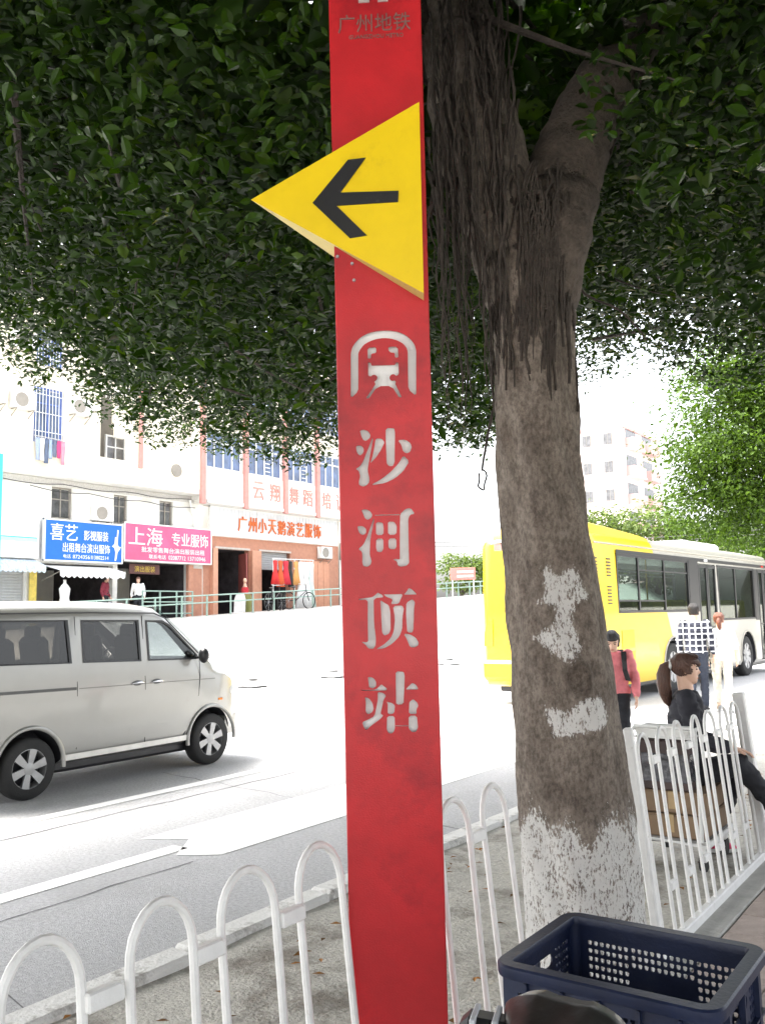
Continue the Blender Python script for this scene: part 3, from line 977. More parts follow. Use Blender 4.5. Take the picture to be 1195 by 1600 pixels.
def canopy(n, size, lo, hi, thr, zmax=None):
    P = np.stack([RNG.uniform(-9.5, 5.5, n), RNG.uniform(-5.5, 11, n), RNG.uniform(2.3, 8.2, n)], 1)
    rr = np.hypot((P[:, 0] + 2.3) / 7.4, (P[:, 1] - 2.6) / 8.0)
    zl = zlow(P) + .25 * wob(P, 2.6, .7) + .12 * wob(P, 7.0, 1.9) + np.clip(rr - .8, 0, 1) * 1.0
    t = P[:, 2] - zl
    px, py, D = view(P)
    dist = np.linalg.norm(P - EYn, axis=1)
    ok = (t > lo) & (t < hi) & (rr < 1 + .08 * wob(P, 1.5, 3.3))
    ok &= (wob(P, 2.4, .2) * .5 + wob(P, 5.5, 2.2) * .5) > thr
    ok &= dist > 2.9
    ok &= ~((D > 0) & (D < 2.9) & (px > -150) & (px < 1350) & (py > -200))
    ok &= ~((D > 0) & (D < 4.35) & (px > 648) & (px < 905) & (py > -20))
    ok &= ~((D > 0) & (D < 4.5) & (px >= 905) & (px < 985) & (py > 215))
    ok &= ~((D > 0) & (D < 3.6) & (px > 985) & (py > 330))
    ok &= ~((D > 0) & (D < 3.4) & (px < 520) & (py > 420))
    P = P[ok]
    m_ = len(P)
    N = unit(RNG.normal(0, .55, (m_, 3)) + np.array([0, 0, 1.0]))
    T = unit(np.stack([RNG.normal(0, 1, m_), RNG.normal(0, 1, m_), RNG.normal(-.5, .5, m_)], 1))
    sz = size * RNG.uniform(.55, 1.45, m_)
    return P, N, T, sz
P1, N1, T1, S1 = canopy(2150000, .059, -.02, 1.3, -.36)
P2, N2, T2, S2 = canopy(520000, .15, 1.0, 3.4, -.52)  # unseen upper layer of oversized leaves, added to block light from above
px, py, D = view(P1)
vis = (D > 0) & (px > -40) & (px < 1235) & (py > -40)
rank = np.where(vis, D, 1e6)
near_i = np.argsort(rank)[:300]
mask = np.ones(len(P1), bool); mask[near_i] = False
V = leaf_arrays(P1[mask] - np.array(FB), N1[mask], T1[mask], S1[mask], S1[mask] * .5)
V2 = leaf_arrays(P2 - np.array(FB), N2, T2, S2, S2 * .55)
link('crown', leaf_mesh('crown', np.concatenate([V, V2])), LEAF, fig, kind='stuff')
# the leaves that show largest are pieces of their own
lm = MB()
L_, W_ = .078, .040
st_ = [(-.5, 0), (-.34, .62), (-.1, 1), (.12, .95), (.32, .6), (.5, 0)]
mid_ = [(x * L_, 0, -.05 * L_ * (2 * x) ** 2) for x, w in st_]
lv = mid_[:]
for x, w in st_[1:-1]:
    lv.append((x * L_, w * W_ / 2, .006 - .05 * L_ * (2 * x) ** 2))
for x, w in st_[1:-1]:
    lv.append((x * L_, -w * W_ / 2, .006 - .05 * L_ * (2 * x) ** 2))
lf = [(0, 1, 6), (1, 2, 7, 6), (2, 3, 8, 7), (3, 4, 9, 8), (4, 5, 9), (0, 10, 1), (1, 10, 11, 2), (2, 11, 12, 3), (3, 12, 13, 4), (4, 13, 5)]
lm.add(lv, lf)
lm.tube([(-.5 * L_ - .015, 0, .004), (-.5 * L_, 0, 0)], .0012, 4)
LM = lm.mesh('leaf'); LM.materials.append(leafmat('glossy_fig_leaf', (.020, .055, .005), .22, .24, .5))
for i in near_i:
    n_, t_ = Vector(N1[i]), Vector(T1[i])
    t_ = (t_ - n_ * t_.dot(n_)).normalized()
    b2 = n_.cross(t_)
    s_ = S1[i] / .078 * 1.0
    o = link('leaf', LM, None, fig)
    o.matrix_local = Matrix(((t_.x * s_, b2.x * s_, n_.x * s_, P1[i][0] - FB.x), (t_.y * s_, b2.y * s_, n_.y * s_, P1[i][1] - FB.y), (t_.z * s_, b2.z * s_, n_.z * s_, P1[i][2] - FB.z), (0, 0, 0, 1)))
# twigs inside the crown
mb = MB()
for k in range(620):
    i = RNG.integers(len(P1))
    p = Vector(P1[i]) - FB
    d = Vector((RNG.normal(0, 1), RNG.normal(0, 1), RNG.normal(.6, .5))).normalized()
    L = RNG.uniform(.25, .7) if k % 4 else RNG.uniform(.9, 1.7)
    mb.tube([p, p + d * L * .5 + Vector((0, 0, .03)), p + d * L + Vector((0, 0, .1))], [.002, .005, .010] if k % 4 else [.003, .010, .020], 5, cap=False)
obj('twigs', mb, WOODB, fig, kind='stuff')
print('LEAVES', len(P1), len(P2))

# ------------------------------------------------------------------ silver minivan
VANP = mat('van_paint_champagne', (.35, .345, .325), .32, .35, var=.03, vscale=2, coat=.5, dirt=((.30, .28, .25), .5, .62), dscale=3)
TRIMG = mat('grey_trim', (.10, .10, .10), .6)
LAMP = mat('lamp_lens', (.75, .75, .72), .08, spec=.8)
REDL = mat('red_lens', (.55, .03, .015), .15)
ORNL = mat('orange_lens', (.75, .22, .02), .2)
SEATM = mat('dark_seat', (.05, .045, .045), .8)
ALLOY = mat('alloy_wheel', (.36, .36, .36), .38, .6, var=.08)
SIDEG = glass('van_side_glass', (.52, .51, .49))
FRONTG = glass('van_front_glass', (.75, .78, .78))
van = thing('minivan', 'champagne silver minivan driving past in the near lane', 'van', (-8.40, 4.25, 0))
def van_ring(y, zb, zt, w):
    base = [(.66, 0), (.755, .07), (.785, .22), (.788, .50), (.780, 1.0)]
    top = [(.766, .24), (.705, .80), (.672, .88), (.60, .935), (.35, .985), (0, 1.0)]
    zk = min(1.0, zt - .04)
    pts = []
    for x, t in base:
        pts.append((x * w, zb + (zk - zb) * t))
    for x, t in top:
        pts.append((x * w, zk + (zt - zk) * t))
    full = [(x, y, z) for x, z in pts] + [(-x, y, z) for x, z in pts[::-1][1:]]
    return full
ST = [(0.0, .46, 1.66, .93), (.03, .36, 1.76, .97), (.12, .30, 1.83, .99), (.4, .27, 1.855, 1), (.8, .27, 1.86, 1), (1.3, .27, 1.865, 1), (1.8, .27, 1.86, 1), (2.2, .27, 1.845, 1), (2.42, .27, 1.82, 1), (2.6, .27, 1.70, 1), (2.8, .27, 1.54, 1), (3.0, .27, 1.36, .995), (3.18, .27, 1.20, .985), (3.3, .27, 1.10, .97), (3.45, .27, 1.04, .945), (3.6, .27, .98, .905), (3.72, .28, .90, .84), (3.79, .31, .80, .75), (3.82, .38, .68, .62)]
ST = [(s[0] if s[0] < 3.2 else 3.2 + (s[0] - 3.2) * .82,) + s[1:] for s in ST]
body = obj('body', MB().loft([van_ring(*s) for s in ST]), [VANP, DARK], van)
cm = MB()
cm.mi = 1
for yy in (.835, 3.14):
    for sx in (-1, 1):
        cm.lathe([(.345, -.2), (.345, .2)], (sx * .72, yy, .30), 40, Matrix.Rotation(PI / 2, 3, 'Y'))
cut(body, cm, [VANP, DARK])
def vw(z):
    return .780 if z < 1.0 else float(np.interp(z, [1.0, 1.24, 1.72], [.780, .766, .703]))
WIN = [[(.30, 1.26), (1.27, 1.235), (1.25, 1.655), (.22, 1.66), (.18, 1.60)],
       [(1.42, 1.235), (2.13, 1.215), (2.13, 1.64), (1.42, 1.65)],
       [(2.24, 1.215), (2.90, 1.20), (2.93, 1.24), (2.56, 1.58), (2.47, 1.625), (2.24, 1.635)]]
cm = MB()
cm.mi = 1
cm.prism([(.12, .80), (2.92, .80), (2.92, 1.12), (2.40, 1.70), (.12, 1.75)], lambda u, v, d: (d, u, v), -.64, .64)
VANI = mat('van_interior', (.16, .14, .125), .8, var=.2)
cm.mi = 2; cm.m = [2] * len(cm.m)
cut(body, cm, [VANP, DARK, VANI])
cm = MB()
cm.mi = 1
cm.prism([(2.36, 1.62), (2.66, 1.80), (3.30, 1.27), (2.86, 1.09)], lambda u, v, d: (d, u, v), -.58, .58)
cut(body, cm, [VANP, DARK, VANI])
cm = MB()
cm.mi = 1
for poly in WIN:
    cm.prism(poly, lambda u, v, d: (d, u, v), -1, 1)
cut(body, cm, [VANP, DARK, VANI])
shade(body.data, 32)
for sx in (-1, 1):
    for wi, poly in enumerate(WIN):
        mb = MB()
        n_ = len(poly)
        mb.prism(poly, lambda u, v, d: (sx * (vw(v) - .014 + d), u, v), 0, .004)
        pane = obj('side_window', mb, FRONTG if wi == 2 else SIDEG, van)
        mb = MB()
        c_ = Vector((sum(p[0] for p in poly) / n_, sum(p[1] for p in poly) / n_))
        def ofs(p, k):
            d = Vector(p) - c_
            return c_ + d * (1 + k / d.length)
        for i in range(n_):
            a, b = poly[i], poly[(i + 1) % n_]
            ao, bo, ai, bi = ofs(a, .012), ofs(b, .012), ofs(a, -.02), ofs(b, -.02)
            pt = lambda q, e: (sx * (vw(q[1]) + e), q[0], q[1])
            mb.add([pt(ao, .003), pt(bo, .003), pt(bi, .001), pt(ai, .001)], [(0, 1, 2, 3)])
            mb.add([pt(ai, .001), pt(bi, .001), pt(bi, -.02), pt(ai, -.02)], [(0, 1, 2, 3)])
        obj('window_seal', mb, BLACK, pane)
# door seams, slide rail, sill, handles
def side_strip(name, pts, w, m_, off=.002, parent=van, depth=.004):
    mb = MB()
    for (y1, z1), (y2, z2) in zip(pts[:-1], pts[1:]):
        d = Vector((y2 - y1, z2 - z1)).normalized() * w / 2
        q = [(y1 + d.y, z1 - d.x), (y2 + d.y, z2 - d.x), (y2 - d.y, z2 + d.x), (y1 - d.y, z1 + d.x)]
        vs_ = [(vw(z) + off, y, z) for y, z in q] + [(vw(z) + off - depth, y, z) for y, z in q]
        mb.add(vs_, [(0, 1, 2, 3), (0, 4, 5, 1), (1, 5, 6, 2), (2, 6, 7, 3), (3, 7, 4, 0)])
    return obj(name, mb, m_, parent)
SEAMD = mat('door_gap', (.03, .03, .03), .8)
side_strip('door_gap', [(2.185, .36), (2.185, 1.0), (2.185, 1.69)], .007, SEAMD)
side_strip('door_gap', [(1.34, .40), (1.34, 1.0), (1.34, 1.69)], .006, SEAMD)
side_strip('door_gap', [(2.19, .36), (2.72, .37), (2.80, .5), (2.95, .80), (2.97, 1.0), (2.965, 1.21)], .006, SEAMD)
side_strip('slide_rail', [(.05, 1.005), (1.33, .985)], .028, TRIMG, .004)
side_strip('crease', [(1.36, .982), (3.2, .962)], .008, mat('van_crease_shade', (.20, .19, .18), .5))  # darker strip painting the shade line along the body crease
side_strip('sill_moulding', [(1.2, .335), (2.78, .345)], .055, mat('silver_moulding', (.6, .59, .56), .3, .4), .008)
side_strip('roof_gutter', [(.05, 1.722), (1.5, 1.728), (2.35, 1.715), (2.50, 1.66), (2.95, 1.262)], .014, BLACK, .004)
for y in (2.08, 2.34):
    mb = MB()
    mb.tube([(vw(.99) + .006, y - .075, .985), (vw(.99) + .022, y - .045, .99), (vw(.99) + .022, y + .045, .99), (vw(.99) + .006, y + .075, .985)], .011, 8)
    hd = obj('door_handle', mb, CHROME, van, 60)
    obj('handle_recess', MB().ell((vw(.99) - .004, y, .985), (.010, .075, .03)), TRIMG, hd, 180)
obj('fuel_flap', MB().box((.784, 2.42, .60), (.006, .15, .13), bev=.002), VANP, van)
mb = MB()
mb.ell((.89, 2.92, 1.235), (.07, .05, .085))
mb.tube([(.77, 2.90, 1.21), (.86, 2.92, 1.22)], .018, 8)
obj('wing_mirror', mb, BLACK, van, 180)
mb = MB()
mb.ell((-.89, 2.92, 1.235), (.07, .05, .085)); mb.tube([(-.77, 2.90, 1.21), (-.86, 2.92, 1.22)], .018, 8)
obj('wing_mirror', mb, BLACK, van, 180)
# windscreen, bonnet, front, back
def slope(y0, z0, y1, z1, w0, w1, off):
    n_ = Vector((0, z0 - z1, y1 - y0)).normalized() * off
    return [Vector(p) + n_ for p in ((-w0, y0, z0), (w0, y0, z0), (w1, y1, z1), (-w1, y1, z1))]
a_q = slope(2.47, 1.79, 3.20, 1.185, .60, .70, .004)
mb = MB().add(a_q + [v - Vector((0, .003, .004)) for v in a_q], [(3, 2, 1, 0), (4, 5, 6, 7), (0, 1, 5, 4), (1, 2, 6, 5), (2, 3, 7, 6), (3, 0, 4, 7)])
obj('windscreen', mb, FRONTG, van)
obj('dashboard', MB().box((0, 2.80, 1.02), (1.26, .28, .22), (rad(-10), 0, 0), bev=.05), SEATM, van)
obj('steering_wheel', MB().tube([(-.34 + .18 * math.cos(a), 2.58 + .06 * math.sin(a), 1.16 + .17 * math.sin(a)) for a in np.linspace(0, 2 * PI, 25)[:-1]], .014, 6, closed=True), BLACK, van)
obj('rear_window', MB().box((0, -.004, 1.42), (1.15, .012, .40), (rad(-4), 0, 0), bev=.004), mat('dark_rear_window', (.03, .035, .04), .05), van)
for sx in (-1, 1):
    obj('headlight', MB().ell((sx * .60, 3.555, .80), (.13, .12, .085), Matrix.Rotation(rad(-32 * sx), 3, 'Z')), LAMP, van, 180)
    obj('tail_light', MB().box((sx * .70, .012, 1.05), (.09, .05, .40), bev=.012), REDL, van)
obj('indicator', MB().box((.765, 3.30, .72), (.012, .07, .028), bev=.004), ORNL, van)
obj('front_bumper', MB().loft([[(-.66 * k, 3.51 + e, z) for z in (.30, .52)] + [(.66 * k, 3.51 + e, z) for z in (.52, .30)] for k, e in ((1.1, -.1), (1.02, .13), (.9, .235))]), VANP, van)
obj('rear_bumper', MB().box((0, .0, .45), (1.5, .14, .22), bev=.05), VANP, van)
for sx in (-1, 1):                         # flared arches
    for yy in (.835, 3.14):
        pts = [(sx * .785, yy + .36 * math.cos(a), .30 + .36 * math.sin(a)) for a in np.linspace(-.12, PI + .12, 26)]
        obj('arch_flare', MB().tube(pts, .022, 8), VANP, van, 60)
obj('underbody', MB().box((0, 1.9, .24), (1.3, 3.2, .12), bev=.03), BLACK, van)
obj('exhaust', MB().tube([(.35, .1, .2), (.4, 1.2, .19), (.3, 2.1, .22)], .03, 8), TRIMG, van)
obj('mud_flap', MB().box((.66, .44, .25), (.2, .012, .22)), RUBBER, van)
obj('number_plate', MB().box((0, -.075, .62), (.44, .01, .14), bev=.003), mat('blue_plate', (.02, .08, .4), .4), van)
for yy in (.75, 1.62, 2.32):
    for sx in (-.36, .36):
        st = obj('seat', MB().box((sx, yy, 1.30), (.46, .12, .38), (rad(8), 0, 0), bev=.05), SEATM, van)
        obj('headrest', MB().box((sx, yy - .03, 1.53), (.24, .09, .15), bev=.035), SEATM, st)
def wheel(name, r_tyre, w_, loc, parent, spokes, side, m_rim):
    RY = Matrix.Rotation(PI / 2 * side, 3, 'Y')
    rr = r_tyre
    t = obj(name, MB().lathe([(rr * .64, -w_ / 2), (rr * .9, -w_ / 2 - .004), (rr * .975, -w_ / 2 + .015), (rr, -w_ / 4), (rr, w_ / 4), (rr * .975, w_ / 2 - .015), (rr * .9, w_ / 2 + .004), (rr * .64, w_ / 2), (rr * .62, 0), (rr * .64, -w_ / 2)], (0, 0, 0), 40, RY, False), RUBBER, parent, 50, loc=loc)
    mb = MB().lathe([(rr * .67, -w_ * .4), (rr * .66, w_ * .46), (rr * .62, w_ * .47), (rr * .60, w_ * .30), (rr * .58, -w_ * .2)], (0, 0, 0), 40, RY, False)
    obj('rim', mb, m_rim, t, 40)
    obj('brake_disc', MB().lathe([(.02, -w_ * .1), (rr * .57, -w_ * .1), (rr * .57, -w_ * .02), (.02, -w_ * .02)], (0, 0, 0), 30, RY), DARK, t)
    for k in range(spokes):
        a = 2 * PI * k / spokes + .3
        p0 = Vector((w_ * .36 * side, math.cos(a) * rr * .1, math.sin(a) * rr * .1))
        p1 = Vector((w_ * .40 * side, math.cos(a) * rr * .63, math.sin(a) * rr * .63))
        d = (p1 - p0).normalized()
        s_ = Vector((side, 0, 0)).cross(d)
        q = []
        for p, ww in ((p0, rr * .09), (p1, rr * .14)):
            for du, dv in ((-1, -1), (1, -1), (1, 1), (-1, 1)):
                q.append(p + s_ * ww * du + Vector((side, 0, 0)) * .014 * dv)
        obj('spoke', MB().add(q, [(0, 1, 2, 3), (7, 6, 5, 4), (0, 4, 5, 1), (1, 5, 6, 2), (2, 6, 7, 3), (3, 7, 4, 0)]), m_rim, t)
    obj('hub_cap', MB().lathe([(rr * .2, w_ * .3), (rr * .19, w_ * .46), (.01, w_ * .5)], (0, 0, 0), 20, RY), m_rim, t, 40)
    return t
for yy in (.835, 3.14):
    wheel('wheel', .285, .165, (.70, yy, .285), van, 6, 1, ALLOY)
    wheel('wheel', .285, .165, (-.70, yy, .285), van, 6, -1, ALLOY)

# ------------------------------------------------------------------ yellow city bus
def bus_paint():
    m_ = mat('bus_paint', (.5, .5, .5), .3, var=.02, coat=.3)
    n, l = m_.node_tree.nodes, m_.node_tree.links
    b = n['Principled BSDF']
    tc = n.new('ShaderNodeTexCoord'); sp = n.new('ShaderNodeSeparateXYZ')
    l.new(tc.outputs['Object'], sp.inputs[0])
    ma = n.new('ShaderNodeMath'); ma.operation = 'MULTIPLY_ADD'
    ma.inputs[1].default_value = .45
    l.new(sp.outputs['Z'], ma.inputs[0]); l.new(sp.outputs['Y'], ma.inputs[2])
    gt = n.new('ShaderNodeMath'); gt.operation = 'GREATER_THAN'; gt.inputs[1].default_value = 4.38
    l.new(ma.outputs[0], gt.inputs[0])
    no = n.new('ShaderNodeTexNoise'); no.inputs['Scale'].default_value = 1.4; no.inputs['Detail'].default_value = 8
    l.new(tc.outputs['Object'], no.inputs['Vector'])
    mx = n.new('ShaderNodeMix'); mx.data_type = 'RGBA'
    l.new(gt.outputs[0], mx.inputs[0])
    mx.inputs[6].default_value = (.72, .50, .004, 1); mx.inputs[7].default_value = (.40, .385, .345, 1)
    m2 = n.new('ShaderNodeMix'); m2.data_type = 'RGBA'; m2.blend_type = 'MULTIPLY'; m2.inputs[0].default_value = .25
    l.new(mx.outputs[2], m2.inputs[6]); l.new(no.outputs['Color'], m2.inputs[7])
    l.new(mx.outputs[2], b.inputs['Base Color'])
    return m_
BUSP = bus_paint()
YELP = mat('yellow_bus_panel', (.70, .40, .004), .4, var=.05, dirt=((.4, .25, .02), .5, .6))
TH = rad(-3.2)
bus = thing('city_bus', 'yellow and white city bus stopped at the kerb, seen from behind the tree', 'bus', (-6.0 - 1.075 * math.cos(TH), 14.6 - 1.075 * math.sin(TH), 0), (0, 0, TH))
BW, BL = 1.075, 11.4
def bus_ring(y, w, zb, zt, rc):
    pts = [(w - .04, zb), (w, zb + .08), (w, 1.2), (w - .005, 2.0), (w - .02, zt - rc)]
    for k in range(1, 6):
        a = k / 6 * PI / 2
        pts.append((w - .02 - rc * (1 - math.cos(a)), zt - rc + rc * math.sin(a)))
    pts += [(w - .02 - rc, zt), (0, zt + .03)]
    return [(x, y, z) for x, z in pts] + [(-x, y, z) for x, z in pts[::-1][1:]]
bst = [(-.02, BW - .14, .42, 2.92, .16), (.04, BW - .06, .36, 3.0, .17), (.16, BW, .32, 3.04, .18), (.5, BW, .30, 3.05, .18), (3, BW, .30, 3.05, .18), (6, BW, .30, 3.05, .18), (9, BW, .30, 3.05, .18), (11.0, BW, .30, 3.03, .18), (11.3, BW - .05, .32, 2.95, .2), (11.4, BW - .14, .38, 2.8, .2)]
bb = obj('body', MB().loft([bus_ring(*s) for s in bst]), [BUSP, DARK], bus)
BUSI = mat('bus_interior', (.55, .56, .54), .7, var=.2)
cm = MB(); cm.mi = 1
cm.box((0, 6.0, 1.88), (2 * BW - .16, 10.4, 1.8))
cut(bb, cm, [BUSP, BUSI])
cm = MB(); cm.mi = 2
OPEN = [(1.30, 5.02, 1.60, 2.70), (5.62, 6.80, .34, 2.66), (6.92, 9.72, 1.38, 2.66), (10.05, 11.0, .34, 2.66)]
for a, b, c, d in OPEN:
    cm.box((BW, (a + b) / 2, (c + d) / 2), (.5, b - a, d - c))
cm.box((-BW, 5.6, 2.13), (.5, 8.4, 1.05))
for yy in (3.95, 8.9):
    for sx in (-1, 1):
        cm.lathe([(.58, -.25), (.58, .25)], (sx * (BW - .1), yy, .5), 40, Matrix.Rotation(PI / 2, 3, 'Y'))
cut(bb, cm, [BUSP, BUSI, DARK])
shade(bb.data, 32)
BUSG = glass('bus_window_glass', (.44, .52, .48))
x_ = BW - .012
def framed(name, a, b, c, d, mull, rails, fr=.05):
    f = MB()
    f.box((x_, a + fr / 2, (c + d) / 2), (.03, fr, d - c), bev=.004)
    f.box((x_, b - fr / 2, (c + d) / 2), (.03, fr, d - c), bev=.004)
    f.box((x_ - .001, (a + b) / 2, c + fr / 2), (.03, b - a - 2 * fr, fr), bev=.004)
    f.box((x_ - .001, (a + b) / 2, d - fr / 2), (.03, b - a - 2 * fr, fr), bev=.004)
    o = obj(name, f, BLACK, bus)
    xs = [a + fr] + mull + [b - fr]
    for m0 in mull:
        obj('mullion', MB().box((x_ - .001, m0, (c + d) / 2), (.028, .06, d - c - 2 * fr)), BLACK, o)
    for rz, ra, rb in rails:
        obj('glazing_bar', MB().box((x_ - .004, (ra + rb) / 2, rz), (.02, rb - ra, .028)), BLACK, o)
    for p, q in zip(xs[:-1], xs[1:]):
        obj('pane', MB().box((x_ - .01, (p + q) / 2, (c + d) / 2), (.006, q - p, d - c - 2 * fr)), BUSG, o)
    return o
framed('window', 1.30, 5.02, 1.60, 2.70, [2.30, 3.62], [(1.83, 1.35, 3.6), (2.42, 2.33, 4.95)])
framed('window', 6.92, 9.72, 1.38, 2.66, [8.19], [])
for a, b in ((5.64, 6.20), (6.22, 6.78), (10.08, 10.52), (10.54, 10.98)):
    framed('door', a, b, .36, 2.64, [], [(1.25, a + .05, b - .05)], .07)
obj('window_pillar', MB().box((BW + .003, 5.32, 2.15), (.008, .58, 1.1), bev=.002), BLACK, bus)
obj('window_pillar', MB().box((BW + .003, 9.88, 2.0), (.008, .30, 1.3), bev=.002), BLACK, bus)
obj('header_band', MB().box((BW + .001, 6.1, 2.735), (.006, 9.6, .07), bev=.002), BLACK, bus)
obj('rain_gutter', MB().box((BW - .01, 5.7, 2.86), (.03, 10.6, .03), bev=.008), mat('dull_gutter', (.35, .33, .28), .6), bus)
obj('display_lamp', MB().box((BW + .012, 6.12, 2.735), (.01, .22, .05), bev=.003), LAMP, bus)
obj('display_lamp', MB().box((BW + .012, 10.5, 2.735), (.01, .16, .05), bev=.003), REDL, bus)
def louvre(x, y, z, rear=False):
    for k in range(6):
        d = (.16, .012, .022) if rear else (.012, .16, .022)
        obj('louvre', MB().box((x, y, z - .06 * k), d), BLACK, bus)
for y in (.40, .95):
    for z in (2.58, 2.08):
        louvre(BW, y, z)
for x in (-BW + .22, BW - .3):
    for z in (2.42, 1.95):
        louvre(x, .012, z, True)
for z, h_ in ((1.12, .34), (.72, .36)):
    p = obj('engine_hatch', MB().box((BW + .002, 1.66, z), (.012, .56, h_), bev=.003), YELP, bus)
obj('tail_light', MB().box((BW - .015, .30, 1.36), (.05, .42, .20), bev=.015), REDL, bus)
for sx in (-1, 1):
    lens = MB()
    lens.prism([(-.12, 1.05), (.08, 1.05), (.06, 1.3), (0, 1.46), (-.12, 1.54)] if sx > 0 else [(.12, 1.05), (.12, 1.54), (0, 1.46), (-.06, 1.3), (-.08, 1.05)][::1],
               lambda u, v, d: (sx * (BW - .16) + u, d, v), .03, -.035)
    obj('tail_light', lens, ORNL, bus)
obj('rear_bumper', MB().box((0, .0, .62), (2 * BW - .08, .16, .36), bev=.06), mat('yellow_bumper', (.74, .55, .01), .35), bus)
obj('route_display', MB().box((0, .005, 2.86), (1.45, .05, .17), bev=.01), mat('dusky_display', (.30, .17, .15), .25), bus)
obj('rear_window', MB().box((0, .015, 2.15), (1.42, .06, 1.05), bev=.02), mat('rear_window_white', (.75, .75, .74), .3), bus)  # rear window area is one opaque white panel
obj('rear_hatch', MB().box((0, .012, 1.2), (1.5, .05, .62), bev=.01), YELP if False else mat('yellow_hatch', (.72, .50, .004), .35), bus)
obj('number_plate', MB().box((0, -.085, .66), (.44, .012, .14), bev=.003), mat('yellow_plate', (.7, .5, .05), .4), bus)
pod = [(-.02, .55, 3.02), (.1, .62, 3.22), (.5, .72, 3.25), (1.2, .78, 3.2), (2.6, .8, 3.12), (3.2, .8, 3.05)]
obj('roof_pod', MB().loft([[(w, y + .05, 3.0), (w, y + .05, z - .03), (w - .08, y + .05, z), (-w + .08, y + .05, z), (-w, y + .05, z - .03), (-w, y + .05, 3.0)] for y, w, z in [(p[0], p[1] + .2, p[2]) for p in pod]]), BUSP, bus, 30)
obj('air_conditioner', MB().box((0, 7.0, 3.12), (1.5, 2.4, .2), bev=.07), W_PAINT, bus)
obj('underbody', MB().box((0, 5.7, .28), (1.9, 10.6, .16), bev=.03), BLACK, bus)
obj('floor', MB().box((0, 6.0, 1.03), (1.95, 10.2, .04)), mat('bus_floor', (.16, .16, .17), .7), bus)
for k, yy in enumerate((1.5, 2.3, 3.1, 4.3, 5.0, 7.4, 8.2, 9.1)):
    for sx in (-.55, .62):
        s_ = obj('seat', MB().box((sx, yy, 1.55), (.75, .09, .62), (rad(8), 0, 0), bev=.04), mat('yellow_green_seat', (.42, .40, .05), .5) if k == 0 else bpy.data.materials['yellow_green_seat'], bus)
for yy in (2.7, 4.6, 7.0, 8.6):
    obj('grab_pole', MB().tube([(.3, yy, 1.05), (.3, yy, 2.75)], .017, 6), bpy.data.materials.get('pole_yellow') or mat('pole_yellow', (.7, .5, .03), .35), bus, 60)
for x in (-.35, .4):
    obj('hand_rail', MB().tube([(x, 1.2, 2.45), (x, 10.8, 2.45)], .015, 6), STEEL, bus, 60)
GREYR = mat('bus_wheel_rim', (.42, .42, .42), .5, .4, dirt=((.15, .14, .13), .7, .5))
for yy in (3.95, 8.9):
    for sd in (-1, 1):
        wheel('wheel', .49, .26, (sd * (BW - .16), yy, .49), bus, 8, sd, GREYR)
for yy in (3.95, 8.9):
    pts = [(BW + .004, yy + .6 * math.cos(a), .5 + .6 * math.sin(a)) for a in np.linspace(-.2, PI + .2, 28)]
    obj('arch_trim', MB().tube(pts, .022, 6), mat('arch_trim', (.40, .38, .33), .6) if yy < 5 else bpy.data.materials['arch_trim'], bus, 60)

# ------------------------------------------------------------------ cut-off cones between the carriageways
def cone(x, y, label):
    t = thing('traffic_cone', label, 'traffic cone', (x, y, .0), (0, 0, random.uniform(-.3, .3)), 'low rubber cones along the middle of the road')
    obj('base', MB().box((0, 0, .02), (.52, .52, .04), bev=.015), RUBBER, t)
    obj('cone', MB().lathe([(.20, .04), (.11, .19), (.105, .2), (.02, .2)], (0, 0, 0), 20), mat('scuffed_white_cone', (.6, .6, .6), .6, var=.2) if not bpy.data.materials.get('scuffed_white_cone') else bpy.data.materials['scuffed_white_cone'], t, 40)
    obj('collar', MB().lathe([(.112, .165), (.125, .17), (.12, .20), (.09, .205)], (0, 0, 0), 20), RUBBER, t, 40)
cone(-15.2, 16.1, 'low white cone with black rubber base, ahead of the minivan')
cone(-15.4, 19.5, 'low white cone with black rubber base, just left of the red sign post')
cone(-15.5, 25.8, 'low white cone with black rubber base, between sign post and bus')

# ------------------------------------------------------------------ blue crate on the back of a parked bicycle
NAVY = mat('navy_plastic', (.007, .013, .042), .42, var=.25, vscale=9, bump=.08, bscale=120, dirt=((.03, .036, .055), .5, .6), dscale=9)
cr = thing('plastic_crate', 'dark blue perforated plastic crate carried on the bicycle rack', 'crate', (-.742, 1.962, .63), (0, 0, 0))
CX, CY, CZ = .458, .388, .25
def wall(length, blocks, handle, mtx):
    out_ = [(-length / 2, 0), (length / 2, 0), (length / 2, CZ), (-length / 2, CZ)]
    hs = []
    for (u0, u1, v0, v1) in blocks:
        nu = max(1, round((u1 - u0) / .0145)); nv = max(1, round((v1 - v0) / .0175))
        for i in range(nu):
            for j in range(nv):
                u = u0 + (i + .5) * (u1 - u0) / nu; v = v0 + (j + .5) * (v1 - v0) / nv
                r_ = .0054
                hs.append([(u - r_, v + r_ * .6), (u - r_ * .7, v - r_ * .7), (u, v - r_ * 1.1), (u + r_ * .7, v - r_ * .7), (u + r_, v + r_ * .6), (u + r_ * .5, v + r_), (u - r_ * .5, v + r_)][::-1])
    if handle:
        hs.append([(.046 * sx + .014 * math.cos(a), CZ - .062 + .014 * math.sin(a)) for sx, rng in ((1, np.linspace(-PI / 2, PI / 2, 7)), (-1, np.linspace(PI / 2, 1.5 * PI, 7))) for a in rng])
    o = plate('crate_wall', out_, hs, 0, .004, NAVY, cr)
    o.data.transform(mtx)
    return o
def wm(x, y, rz): return Matrix.Translation((x, y, 0)) @ Matrix.Rotation(rz, 4, 'Z') @ Matrix.Rotation(PI / 2, 4, 'X')
L_ = CX - .03
